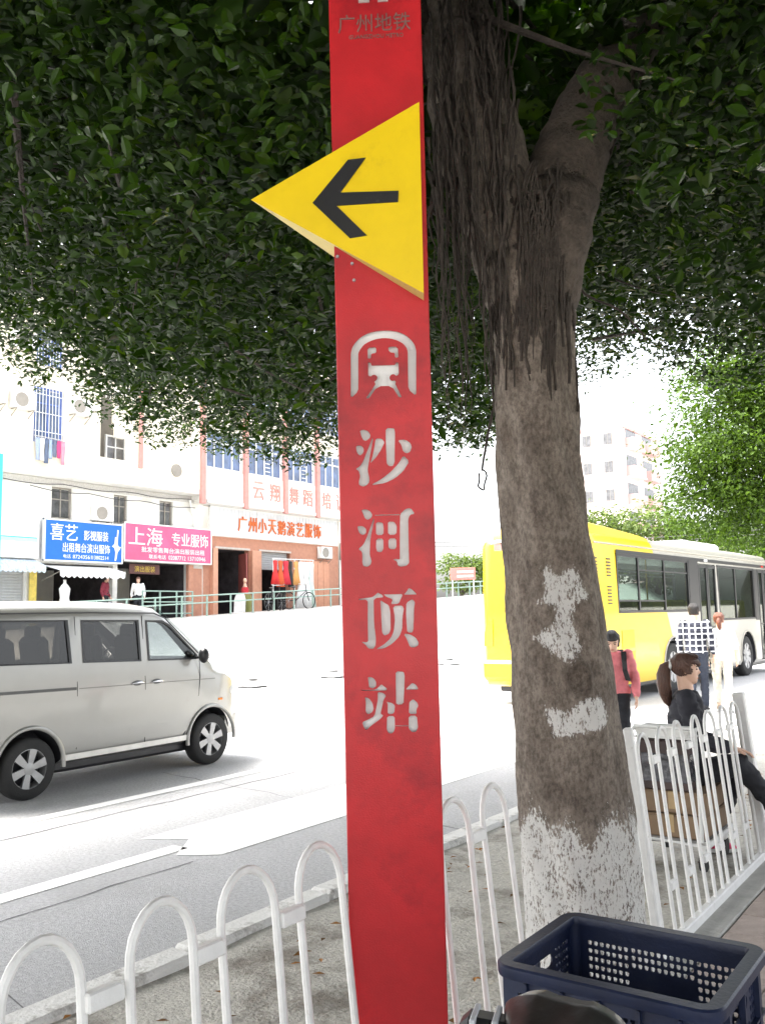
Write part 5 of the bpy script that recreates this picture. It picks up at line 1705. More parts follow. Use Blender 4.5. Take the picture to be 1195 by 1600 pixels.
obj('handle', MB().tube([(-.19, -.27, .17), (-.19, -.285, .80), (-.17, -.285, .83), (.17, -.285, .83), (.19, -.285, .80), (.19, -.27, .17)], .012, 8), W_PAINT, tr, 60)
def carton(label, c, d, m_, tape=True, group=None, rz=0):
    t = thing('carton', label, 'box', tc0 + Vector(c), (0, 0, rz), group)
    obj('carton_body', MB().box((0, 0, d[2] / 2), d, bev=.006), m_, t)
    for sx in (-1, 1):
        obj('flap', MB().box((sx * d[0] * .252, 0, d[2] + .003), (d[0] * .49, d[1] - .006, .005), bev=.001), m_, t)
    if tape:
        obj('tape', MB().box((0, 0, d[2] + .0075), (.05, d[1] + .003, .002)), TAPE, t)
        for sy in (-1, 1):
            obj('tape', MB().box((0, sy * (d[1] / 2 + .001), d[2] - .045), (.05, .002, .10)), TAPE, t)
    return t
carton('lower brown carton lying on the trolley deck', (0, 0, .182), (.40, .50, .125), CARD)
carton('upper brown carton the woman sits on', (.01, .01, .32), (.39, .49, .12), CARD, rz=rad(2))
bx = carton('dark carton wrapped in shiny film, behind the seated woman', (-.02, -.165, .452), (.30, .15, .29), DKBOX, False)
obj('stretch_film', MB().box((0, -.001, .13), (.306, .156, .2), bev=.02), FILM, bx)
ty = thing('tray', 'white plastic tray lying on top of the dark carton', 'tray', tc0 + Vector((-.02, -.13, .756)))
obj('tray_base', MB().box((0, 0, .006), (.34, .26, .012), bev=.004), W_PAINT, ty)
rg = [rrect(.34 + 2 * o_, .26 + 2 * o_, .02, z) for o_, z in ((-.012, .012), (0, .05), (.012, .052), (.012, .058), (-.004, .058), (-.016, .012))]
obj('tray_rim', MB().loft(rg, cap=False), W_PAINT, ty, 40)

# ------------------------------------------------------------------ shop row across the street
TERRA = mat('terracotta_tile', (.46, .22, .145), .7, var=.12, bump=.15, dirt=((.36, .16, .10), .5, .55), dscale=4)
REDT = mat('red_mosaic_tile', (.52, .25, .22), .6, var=.12)
BLUEF = mat('blue_window_frame', (.10, .16, .42), .5, var=.1)
ALUF = mat('pale_window_frame', (.66, .67, .68), .4, var=.05)
GREYF = mat('dull_window_frame', (.26, .24, .21), .6)
BLUEG = mat('blue_glass', (.075, .115, .22), .08, var=.5, vscale=1.5, spec=.8)
DIMG = mat('dim_glass', (.10, .10, .105), .12, var=.5, vscale=2.5, spec=.7)
SIGNB = mat('blue_sign_film', (.010, .13, .58), .4, var=.05)
SIGNP = mat('pink_sign_film', (.62, .10, .22), .4, var=.15, vscale=1.2)
WLET = mat('white_letter', (.80, .80, .78), .5, var=.03)
ORLET = mat('orange_letter', (.70, .16, .035), .5, var=.1)
REDLET = mat('red_letter', (.60, .26, .22), .6, var=.1)
GOLD = mat('gold_letter', (.60, .42, .06), .4)
CORR = mat('corrugated_white', (.62, .64, .67), .5, var=.05)
SHUT = mat('roller_shutter', (.42, .43, .44), .45, .3, var=.08)
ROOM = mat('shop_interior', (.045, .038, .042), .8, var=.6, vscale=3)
TEALR = mat('pale_green_rail', (.27, .38, .33), .5, var=.08)
ACM = mat('ac_casing', (.68, .68, .66), .5, var=.05, dirt=((.4, .38, .34), .6, .6), dscale=6)
YZ = Matrix(((0, 0, 1, 0), (1, 0, 0, 0), (0, 1, 0, 0), (0, 0, 0, 1)))     # sheet (y, z) -> stands facing +X
ZP = 1.45
def rect(a, b, c, d): return [(a, c), (b, c), (b, d), (a, d)]
def facade(name, outer, openings, X, thick, m_, parent, kind=None):
    o = plate(name, outer, [rect(*r) for r in openings], 0, thick, m_, parent)
    o.data.transform(Matrix.Translation((X - thick / 2, 0, 0)) @ YZ)
    return o
def window(parent, X, a, b, c, d, cols=2, rails=(.7,), fm=GREYF, gm=DIMG, fr=.05, name='window'):
    f = MB()
    for y in (a + fr / 2, b - fr / 2):
        f.box((X, y, (c + d) / 2), (.07, fr, d - c))
    for z in (c + fr / 2, d - fr / 2):
        f.box((X - .002, (a + b) / 2, z), (.066, b - a - 2 * fr, fr))
    o = obj(name, f, fm, parent)
    ys = [a + fr + (b - a - 2 * fr) * k / cols for k in range(cols + 1)]
    zs = [c + fr] + [c + (d - c) * r_ for r_ in rails] + [d - fr]
    for y in ys[1:-1]:
        obj('mullion', MB().box((X - .004, y, (c + d) / 2), (.06, fr * .7, d - c - 2 * fr)), fm, o)
    for z in zs[1:-1]:
        obj('transom', MB().box((X - .006, (a + b) / 2, z), (.05, b - a - 2 * fr, fr * .7)), fm, o)
    for y0, y1 in zip(ys[:-1], ys[1:]):
        for z0, z1 in zip(zs[:-1], zs[1:]):
            obj('pane', MB().box((X - .02, (y0 + y1) / 2, (z0 + z1) / 2), (.012, y1 - y0 - fr * .5, z1 - z0 - fr * .5), (0, 0, random.uniform(-.03, .03))), gm, o)
    return o
FX = -26.0
# ---- old white building with the two sign boards
A = thing('shop_building', 'old white two-tone building with small windows above the blue and pink shop signs', 'building', (0, 0, 0))
winA = [(17.92, 18.72, 5.12, 6.2), (20.45, 21.05, 5.12, 6.18), (22.55, 23.2, 5.16, 6.16)]
shopA = [(15.2, 17.05, ZP, 3.45), (17.4, 20.45, ZP, 3.62), (20.65, 24.0, ZP, 3.8)]
facade('lower_wall', rect(13, 24.75, ZP - .5, 6.45), winA + shopA, FX, .25, W_WALL, A)
winU = [(16.85, 17.95, 7.5, 9.35), (16.9, 17.9, 10.1, 11.3), (19.45, 21.1, 7.35, 10.1), (19.45, 21.1, 10.5, 12.6)]
facade('upper_wall', rect(12.5, 23.75, 6.62, 13.8), winU, FX + .5, .22, CREAM, A)
obj('eave_slab', MB().box((FX + .15, 18.1, 6.54), (1.15, 12.3, .16), bev=.02), W_WALL, A)
obj('parapet', MB().box((FX + .2, 18.1, 13.9), (.9, 11.6, .25), bev=.03), W_WALL, A)
obj('tile_band', MB().box((FX + .012, 18.9, 6.32), (.03, 11.6, .22)), mat('small_grey_tile', (.52, .51, .49), .6, var=.2, vscale=25), A)
for a, b, c, d in winA:
    window(A, FX - .1, a, b, c, d, 2, (.62,))
for (a, b, c, d), k in zip(winU[:2], (0, 1)):
    w = window(A, FX + .42, a, b, c, d, 2, (.72,), BLUEF, BLUEG, .06)
    for j in range(9):
        obj('grille_bar', MB().box((FX + .52, a + (b - a) * (j + .5) / 9, (c + d) / 2), (.02, .02, d - c)), ALUF, w)
    for j in range(3):
        obj('grille_bar', MB().box((FX + .53, (a + b) / 2, c + (d - c) * (j + .6) / 3), (.02, b - a, .02)), ALUF, w)
for a, b, c, d in winU[2:]:
    obj('loggia_side', MB().box((FX - .3, a + .04, (c + d) / 2), (1.3, .06, d - c)), mat('loggia_grey', (.17, .165, .16), .8) if not bpy.data.materials.get('loggia_grey') else bpy.data.materials['loggia_grey'], A)
    obj('loggia_back', MB().box((FX - .95, (a + b) / 2, (c + d) / 2), (.1, b - a, d - c)), bpy.data.materials['loggia_grey'], A)
    window(A, FX - .2, a + .75, b - .02, c + .05, c + 1.0, 2, (.55,), ALUF, DIMG, .06)
    obj('balcony_board', MB().box((FX + .36, a + 1.1, c + 1.75), (.08, 1.0, 1.35), bev=.01), CREAM, A)
    for j in range(9):
        obj('baluster', MB().box((FX + .52, a + .2 + j * .17, d - .35), (.025, .025, .6)), W_PAINT, A)
    obj('tile_pilaster', MB().box((FX + .52, b + .10, (c + d) / 2 - .1), (.08, .17, d - c + .2), bev=.006), REDT, A)
for (a, b, c, d) in shopA[1:]:
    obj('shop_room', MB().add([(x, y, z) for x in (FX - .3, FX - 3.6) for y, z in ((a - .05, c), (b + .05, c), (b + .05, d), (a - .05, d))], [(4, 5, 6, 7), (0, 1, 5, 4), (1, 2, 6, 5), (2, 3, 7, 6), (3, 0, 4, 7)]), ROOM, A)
sh = obj('roller_shutter', MB().box((FX - .2, 16.12, 2.4), (.03, 1.84, 2.1)), SHUT, A)
for j in range(22):
    obj('slat', MB().box((FX - .175, 16.12, ZP + .06 + j * .092), (.03, 1.83, .076), bev=.012), SHUT, sh)
obj('door_panel', MB().box((FX + .01, 24.38, 2.55), (.06, .62, 2.2), bev=.01), TERRA, A)
obj('brick_pillar', MB().box((FX + .05, 24.03, 2.6), (.16, .26, 2.35), bev=.01), TERRA, A)
obj('drain_pipe', MB().tube([(FX + .12, 23.95, 6.3), (FX + .12, 24.05, 5.9), (FX + .12, 24.2, 5.7), (FX + .12, 24.22, 4.9)], .05, 8), W_PAINT, A)
fan = obj('exhaust_fan', MB().lathe([(.2, 0), (.24, 0), (.24, .06), (.2, .06)], (FX + .5, 22.9, 7.28), 24, Matrix.Rotation(PI / 2, 3, 'Y')), GREYF, A)
obj('fan_hole', MB().lathe([(.01, .0), (.2, .0), (.2, .02), (.01, .02)], (FX + .51, 22.9, 7.28), 24, Matrix.Rotation(PI / 2, 3, 'Y')), DARK, fan)
for k in range(4):
    obj('fan_blade', MB().box((FX + .545, 22.9 + .09 * math.cos(k * PI / 2 + .4), 7.28 + .09 * math.sin(k * PI / 2 + .4)), (.012, .16, .07), (k * PI / 2 + .4, 0, 0)), ALUF, fan)

def sign(label, a, b, c, d, X, m_, texts, cat='shop sign'):
    t = thing('shop_sign', label, cat, (X, (a + b) / 2, (c + d) / 2))
    obj('sign_panel', MB().box((0, 0, 0), (.10, b - a, d - c)), m_, t)
    f = MB()
    f.box((.005, 0, (d - c) / 2 - .02), (.13, b - a, .05)); f.box((.005, 0, -(d - c) / 2 + .02), (.13, b - a, .05))
    f.box((.004, (b - a) / 2 - .02, 0), (.128, .05, d - c - .09)); f.box((.004, -(b - a) / 2 + .02, 0), (.128, .05, d - c - .09))
    obj('sign_frame', f, W_PAINT, t)
    for body_, y, z, w, h_, mm, th in texts:
        put_text('lettering', body_, w, h_, mm, t, Matrix.Translation((.052 + th / 2, y, z)) @ YZ, th)
    return t
sb = sign('blue shop sign with white characters and a dancing figure', 17.5, 20.66, 3.68, 5.08, FX + .2, SIGNB,
          [('喜艺', -.83, .28, 1.05, .56, WLET, .02), ('影视服装', .45, .22, 1.0, .34, WLET, .02), ('出租舞台演出服饰', .08, -.22, 1.9, .32, WLET, .012), ('电话', -.70, -.52, .28, .13, WLET, .008), ('87243561', -.10, -.52, .75, .13, WLET, .008), ('13802514', .65, -.52, .66, .13, WLET, .008)])
fg = MB()
fg.prism([(-.06, -.6), (.0, -.6), (.06, -.3), (.16, -.18), (.2, -.1), (.1, -.1), (.06, .0), (.07, .2), (.10, .48), (.05, .5), (.02, .22), (-.05, .24), (-.07, .0), (-.18, -.1), (-.08, -.14), (-.03, -.3)][::1], lambda u, v, d: (d, 1.30 + u, v), .053, .06)
obj('dancer_print', fg, WLET, sb)
sp = sign('pink shop sign with white characters beside the blue sign', 20.72, 24.98, 3.80, 5.2, FX + .2, SIGNP,
          [('上海', -1.15, .22, 1.55, .66, WLET, .02), ('专业服饰', 1.0, .20, 1.85, .50, WLET, .02), ('批发零售舞台演出服装出租', .2, -.25, 3.1, .20, WLET, .010), ('联系电话', -.6, -.50, .8, .16, WLET, .008), ('02087712', .35, -.50, .85, .16, WLET, .008), ('13710946', 1.35, -.50, .9, .16, WLET, .008)])
sw = sign('plain white sign box with a thin cyan stripe, left of the blue sign', 15.4, 17.35, 3.75, 5.02, FX + .12, W_PAINT, [])
obj('cyan_stripe', MB().box((.055, 0, .02), (.012, 1.85, .035)), mat('cyan_strip', (.05, .55, .60), .4), sw)
obj('cyan_stripe', MB().box((.054, 0, -.06), (.010, 1.85, .10)), mat('cyan_glow_band', (.40, .70, .70), .4), sw)  # pale cyan band painting the glow on the white sign
gb = thing('name_board', 'small brown board with gold characters under the pink sign', 'sign', (FX - .05, 21.9, 3.55))
obj('board', MB().box((0, 0, 0), (.05, 1.4, .36), bev=.006), mat('brown_board', (.10, .035, .03), .5), gb)
put_text('lettering', '演出服装', .95, .22, GOLD, gb, Matrix.Translation((.03, 0, 0)) @ YZ, .008)
yp = thing('poster_post', 'yellow upright poster board beside the roller shutter', 'poster', (FX + .12, 17.22, ZP))
obj('poster_panel', MB().box((0, 0, 1.0), (.06, .26, 1.85), bev=.01), mat('yellow_poster', (.62, .48, .10), .6, var=.25, vscale=8), yp)
cy = thing('cyan_board', 'tall bright cyan board at the far left edge, beside the shutter', 'sign', (FX + .9, 15.35, ZP))
obj('cyan_panel', MB().box((0, 0, 2.6), (.12, .38, 5.6), bev=.01), bpy.data.materials['cyan_strip'], cy)
obj('cyan_foot', MB().box((0, 0, -.1), (.2, .45, .2)), GREYF, cy)
def awning(label, a, b, z, drop, proj_, m_, m2):
    t = thing('awning', label, 'awning', (FX, (a + b) / 2, z))
    n_ = 24; w = b - a
    vs_ = []
    for i in range(n_ + 1):
        y = -w / 2 + w * i / n_
        vs_ += [(0, y, 0), (proj_, y, -drop + .015 * math.sin(i * 1.7))]
    vs_ += [(x, y, z_ + .012) for x, y, z_ in vs_[:]]
    n2 = 2 * (n_ + 1)
    fs = []
    for i in range(n_):
        fs += [(2 * i, 2 * i + 1, 2 * i + 3, 2 * i + 2), (n2 + 2 * i, n2 + 2 * i + 2, n2 + 2 * i + 3, n2 + 2 * i + 1)]
    obj('canopy_sheet', MB().add(vs_, fs), m_, t)
    vs_, fs = [], []
    for i in range(n_ * 2 + 1):
        y = -w / 2 + w * i / n_ / 2
        vs_ += [(proj_ + .004, y, -drop + .02), (proj_ + .01 + .02 * math.sin(i), y, -drop - .16 - .07 * abs(math.sin(i * PI / 4)))]
        if i: fs.append((2 * i - 2, 2 * i - 1, 2 * i + 1, 2 * i))
    obj('valance', MB().add(vs_, fs), m2, t)
    for y in (-w / 2 + .05, w / 2 - .05):
        obj('awning_arm', MB().tube([(0, y, -.5), (proj_, y, -drop)], .015, 6), GREYF, t)
    return t
check = mat('blue_white_awning', (.50, .58, .66), .7, var=.45, vscale=9)
awning('pale blue and white patterned awning over the roller shutter', 15.3, 17.3, 3.72, .25, .7, check, check)
WA = mat('white_awning_cloth', (.72, .72, .70), .8, var=.05)
awning('white scalloped awning over the open shop under the blue sign', 17.6, 20.2, 3.55, .22, 1.0, WA, WA)
def aircon(label, y, z, X, fl=.0):
    t = thing('air_conditioner', label, 'air conditioner', (X, y, z), group=None)
    obj('casing', MB().box((.15, 0, .27), (.30, .78, .54), bev=.02), ACM, t)
    g = obj('fan_guard', MB().lathe([(.20, 0), (.225, 0), (.225, .02), (.20, .02)], (.30, -.12, .27), 24, Matrix.Rotation(PI / 2, 3, 'Y')), GREYF, t)
    obj('fan_opening', MB().lathe([(.01, .0), (.2, .0), (.2, .006), (.01, .006)], (.301, -.12, .27), 24, Matrix.Rotation(PI / 2, 3, 'Y')), mat('ac_grille', (.22, .22, .22), .6) if not bpy.data.materials.get('ac_grille') else bpy.data.materials['ac_grille'], g)
    for k in (-1, 1):
        obj('bracket', MB().tube([(0, .3 * k, -.25), (.32, .3 * k, -.02), (0, .3 * k, -.02)], .018, 6), GREYF, t)
    return t
aircon('air conditioner on the white wall between the two small windows above the signs', 19.85, 5.15, FX)
aircon('air conditioner on the cream wall to the right of the window with hanging laundry', 18.5, 8.62, FX + .5)
aircon('air conditioner touching the left side of the window with hanging laundry', 16.35, 8.45, FX + .5)
aircon('air conditioner at the picture edge, left of the laundry window', 15.35, 8.5, FX + .5)
aircon('air conditioner high on the cream wall beside the upper blue window', 16.3, 10.4, FX + .5)
# laundry
LC = [(.30, .36, .48), (.62, .60, .58), (.10, .13, .20), (.28, .36, .50), (.12, .14, .20), (.55, .06, .18), (.62, .25, .32)]
NM = ['grey blue shirt', 'pale vest', 'dark trousers', 'light jeans', 'dark blue trousers', 'crimson shirt', 'pink towel']
for k, (c_, n_) in enumerate(zip(LC, NM)):
    y = 16.95 + k * .155
    t = thing('laundry', n_ + ' hanging on the line under the laundry window', 'clothes', (FX + .62, y, 7.62), (0, 0, random.uniform(-.2, .2)))
    L = random.uniform(.55, .85)
    rg = []
    for j in range(6):
        z = -L * j / 5; w = .075 + .012 * math.sin(j * 1.3 + k); d = .022 + .012 * (j % 2)
        rg.append([(d * math.cos(a), w * math.sin(a), z) for a in np.linspace(0, 2 * PI, 13)[:-1]])
    obj('garment', MB().loft(rg), cloth('laundry_cloth', c_), t, 180)
    obj('hanger', MB().tube([(0, -.07, .0), (0, 0, .05), (0, .07, .0)], .006, 5), STEEL, t)
obj('rail', MB().tube([(FX + .62, 16.8, 7.68), (FX + .62, 18.0, 7.66)], .012, 6), STEEL, A)

# ---- building with the glazed first floor and red tile pilasters
B = thing('shop_building', 'pale building with blue glazed first floor, red tile strips and a terracotta shopfront', 'building', (0, 0, 0))
shopB = [(25.45, 27.35, ZP, 4.5), (28.0, 29.95, ZP, 4.5)]
facade('shop_wall', rect(24.76, 33.4, ZP - .5, 4.98), shopB, FX, .25, TERRA, B)
for a, b, c, d in shopB:
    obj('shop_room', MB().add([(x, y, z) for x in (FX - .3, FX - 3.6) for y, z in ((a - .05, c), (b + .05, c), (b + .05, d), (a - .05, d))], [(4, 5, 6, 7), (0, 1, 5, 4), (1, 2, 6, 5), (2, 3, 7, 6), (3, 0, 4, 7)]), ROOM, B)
    obj('door_head', MB().box((FX + .01, (a + b) / 2, 4.54), (.05, b - a + .1, .08)), mat('pale_head', (.5, .46, .42), .6) if not bpy.data.materials.get('pale_head') else bpy.data.materials['pale_head'], B)
for a, b in ((25.15, 25.42), (27.40, 27.95)):
    obj('tile_column', MB().box((FX + .08, (a + b) / 2, 2.95), (.2, b - a, 3.1), bev=.015), mat('pale_terracotta', (.56, .29, .19), .6, var=.1) if not bpy.data.materials.get('pale_terracotta') else bpy.data.materials['pale_terracotta'], B)
st = obj('roller_shutter', MB().box((FX - .18, 28.97, 4.12), (.03, 1.9, .76)), SHUT, B)
for j in range(8):
    obj('slat', MB().box((FX - .155, 28.97, 3.80 + j * .095), (.03, 1.89, .078), bev=.012), SHUT, st)
obj('open_door', MB().box((FX - .1, 27.1, 2.9), (.9, .06, 2.9), (0, 0, rad(-25))), mat('maroon_door', (.24, .06, .05), .5), B)
wp = obj('panelled_front', MB().box((FX + .04, 31.55, 2.95), (.08, 2.1, 2.6)), mat('dark_joint', (.25, .12, .08), .8), B)
for j in range(5):
    obj('plank', MB().box((FX + .085, 30.72 + j * .415, 2.95), (.03, .395, 2.55), bev=.006), mat('orange_plank', (.56, .27, .17), .6, var=.12) if j == 0 else bpy.data.materials['orange_plank'], wp)
fa = sign('white corrugated fascia with nine orange characters over the terracotta shop', 24.95, 33.1, 4.99, 6.16, FX + .15, CORR, [], 'shop sign')
for j in range(38):
    obj('rib', MB().box((.055, -3.95 + j * .2135, 0), (.025, .045, 1.06), bev=.008), CORR, fa)
for j, ch in enumerate('广州小天鹅演艺服饰'):
    put_text('lettering', ch, .50, .62, ORLET, fa, Matrix.Translation((.10, -2.3 + j * .605, -.02)) @ YZ, .05)
BX = FX + .75
obj('first_floor_slab', MB().box((BX - .45, 28.9, 6.24), (1.0, 9.3, .13), bev=.01), W_WALL, B)
facade('spandrel_wall', rect(24.1, 33.45, 6.30, 7.52), [], BX, .2, W_WALL, B)
facade('upper_wall', rect(24.1, 33.45, 9.10, 13.2), [(26.3, 28.3, 10.0, 11.8), (28.8, 30.7, 10.0, 11.8), (31.2, 33, 10.0, 11.8)], BX, .2, CREAM, B)
for a, b in ((26.3, 28.3), (28.8, 30.7), (31.2, 33)):
    window(B, BX - .1, a, b, 10.0, 11.8, 4, (.66,), ALUF, BLUEG, .06)
obj('end_wall', MB().box((BX - .5, 24.2, 7.9), (.9, .16, 3.2)), W_WALL, B)
PIL = [23.98, 26.35, 28.78, 30.95, 33.38]
for y in PIL:
    obj('tile_pilaster', MB().box((BX + .05, y, 8.9), (.16, .22, 5.6), bev=.01), REDT, B)
for k, (a, b) in enumerate(zip(PIL[:-1], PIL[1:])):
    w = window(B, BX - .06, a + .12, b - .12, 7.52, 9.1, 4, (.70,), ALUF, BLUEG, .085)
    if k in (1, 2):
        for j in range(6):
            obj('grille_bar', MB().box((BX - .02, a + 1.35, 7.62 + j * .17), (.03, .36, .03)), W_PAINT, w)
for j, ch in enumerate('云翔舞蹈培训'):
    y = (27.15, 28.15, 29.4, 30.3, 31.65, 32.65)[j]
    put_text('lettering', ch, .62, .74, REDLET, B, Matrix.Translation((BX + .02, y, 6.93)) @ YZ, .04)
obj('back_mass', MB().box((FX - 5.6, 23, 7.4), (4.2, 20.9, 11.8)), W_WALL, B)
aircon('beige grille unit high on the terracotta wall above the plank front', 32.2, 4.35, FX + .02)
# ---- next building along
C_ = thing('shop_building', 'plain pale building just beyond the terracotta shop', 'building', (0, 0, 0))
facade('front_wall', rect(33.5, 40, ZP - .4, 11.5), [(34.0, 36.0, ZP, 4.1), (37, 39, ZP, 4.1), (34.2, 35.7, 6.2, 7.8), (37.2, 38.7, 6.2, 7.8), (34.2, 35.7, 9.2, 10.6)], FX, .25, W_WALL, C_)
for a, b in ((34.0, 36.0), (37, 39)):
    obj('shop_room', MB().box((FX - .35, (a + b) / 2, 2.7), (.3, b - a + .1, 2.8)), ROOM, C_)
for a, b, c, d in ((34.2, 35.7, 6.2, 7.8), (37.2, 38.7, 6.2, 7.8), (34.2, 35.7, 9.2, 10.6)):
    window(C_, FX - .1, a, b, c, d, 3, (.7,), ALUF, DIMG)
obj('meter_box', MB().box((FX + .12, 33.75, 4.75), (.2, .5, .8), bev=.01), GREYF, C_)
obj('shop_canopy', MB().box((FX + .5, 35, 4.25), (1.0, 2.6, .12), bev=.02), GREYF, C_)
obj('side_mass', MB().box((FX - 4, 36.8, 5.5), (7.4, 6.3, 11.4)), W_WALL, C_)

for k, (z0, z1, y0, y1) in enumerate(((6.28, 6.34, 15.6, 24.0), (6.12, 6.02, 17.0, 24.2))):
    pts = [(FX + .16 + .02 * math.sin(i), y0 + (y1 - y0) * i / 16, z0 + (z1 - z0) * i / 16 - .10 * abs(math.sin(i * .6))) for i in range(17)]
    obj('facade_cable', MB().tube(pts, .014, 5), BLACK, None, None, label=('lower' if k else 'upper') + ' slack black cable strung along the wall below the eave', cat='cable')
# ---- goods in front of the shops
def dress(label, y, z, x, c_, L=1.15, w=.16, flare=1.9):
    t = thing('dress', label, 'dress', (x, y, z), (0, 0, random.uniform(-.3, .3)))
    rg = []
    for tt, ww in ((0, .55), (.03, 1.0), (.2, .85), (.32, .72), (.6, 1.2), (1.0, flare)):
        rg.append([(ww * w * .45 * math.cos(a) * (1 + .12 * math.sin(a * 6 + tt * 3)), ww * w * math.sin(a), -L * tt) for a in np.linspace(0, 2 * PI, 25)[:-1]])
    obj('gown', MB().loft(rg), cloth('gown_cloth', c_), t, 180)
    obj('hanger', MB().tube([(0, -w * .9, .0), (0, 0, .06), (0, 0, .14)], .008, 5), STEEL, t)
rk = thing('clothes_rack', 'white clothes rack in front of the half open shutter', 'clothes rack', (FX + .9, 29.2, ZP))
obj('rack_bar', MB().tube([(0, -1.4, 2.68), (0, 1.3, 2.72)], .02, 8), W_PAINT, rk)
for y in (-1.35, 0, 1.25):
    obj('rack_leg', MB().tube([(0, y, 0), (0, y, 2.7)], .018, 8), W_PAINT, rk)
for k, (lab, c_, w, L) in enumerate((('short bright red dress at the left end of the clothes rack', (.60, .03, .03), .15, 1.0), ('orange red dress second on the clothes rack', (.62, .10, .03), .14, 1.1), ('scarlet dress third on the clothes rack', (.55, .03, .05), .14, 1.0),
                                      ('black dress between red and orange ones on the rack', (.03, .03, .03), .10, 1.1), ('orange and white dress in the middle of the rack', (.62, .30, .10), .15, 1.0), ('long white gown beside the orange dress', (.72, .72, .72), .17, 2.0), ('very long white gown in the middle right of the rack', (.74, .74, .73), .18, 2.2),
                                      ('white gown with pale green bodice at the right end', (.55, .68, .62), .16, 2.2))):
    dress(lab, 27.98 + k * .33, ZP + 2.62, FX + .9, c_, L, w)
mn = thing('mannequin', 'mannequin in a long red dress at the terracotta shop door', 'mannequin', (FX + .35, 26.75, ZP))
obj('stand', MB().lathe([(.18, 0), (.18, .02), (.02, .03), (.02, .9)], (0, 0, 0), 16), STEEL, mn)
mb = MB(); torso(mb, [(Vector((0, 0, 1.0)), .13, .1), (Vector((0, 0, 1.2)), .11, .085), (Vector((0, 0, 1.42)), .16, .1), (Vector((0, 0, 1.55)), .09, .06), (Vector((0, 0, 1.66)), .05, .05)], Matrix.Identity(3)); mb.ell((0, 0, 1.77), (.075, .085, .11))
obj('figure', mb, SKIN, mn, 180)
mb = MB(); torso(mb, [(Vector((0, 0, .12)), .27, .25), (Vector((0, 0, .8)), .19, .15), (Vector((0, 0, 1.12)), .13, .11), (Vector((0, 0, 1.4)), .175, .12), (Vector((0, 0, 1.5)), .14, .09)], Matrix.Identity(3))
obj('red_gown', mb, cloth('red_gown', (.55, .04, .05)), mn, 180)
m2_ = thing('mannequin', 'white mannequin torso in front of the shop under the blue sign', 'mannequin', (FX + .7, 18.0, ZP))
obj('stand', MB().lathe([(.18, 0), (.18, .02), (.02, .03), (.02, .9)], (0, 0, 0), 16), STEEL, m2_)
mb = MB(); torso(mb, [(Vector((0, 0, .7)), .24, .2), (Vector((0, 0, 1.0)), .15, .12), (Vector((0, 0, 1.3)), .2, .13), (Vector((0, 0, 1.42)), .12, .08), (Vector((0, 0, 1.48)), .05, .05), (Vector((0, 0, 1.6)), .05, .05)], Matrix.Rotation(PI / 2, 3, 'Z'))
obj('figure', mb, WLET, m2_, 180)
def chair(label, y, c_):
    t = thing('chair', label, 'chair', (FX + .75, y, ZP), (0, 0, rad(200)))
    m_ = mat('moulded_chair', c_, .5)
    rg = [[(x * w, -.2 - .08 * z, .42 + z + .05 * math.sin(k)) for k, (x, z) in enumerate(((-1, 0), (-1, .6), (-.7, .8), (.7, .8), (1, .6), (1, 0)))] for w in (.24,)]
    mb = MB().prism([(-.24, .45), (.24, .45), (.24, 1.0), (.17, 1.2), (-.17, 1.2), (-.24, 1.0)], lambda u, v, d: (u, d - .1 * (v - .45), v), -.22, -.18)
    obj('backrest', mb, m_, t)
    obj('seat', MB().box((0, 0, .45), (.48, .46, .06), bev=.02), m_, t)
    for sx in (-1, 1):
        for sy in (-1, 1):
            obj('leg', MB().tube([(sx * .2, sy * .19, .43), (sx * .24, sy * .23, 0)], .022, 6), m_, t)
chair('white moulded chair by the terracotta shop door', 25.9, (.72, .72, .70))
chair('olive green moulded chair beside the red dress', 26.25, (.24, .25, .08))

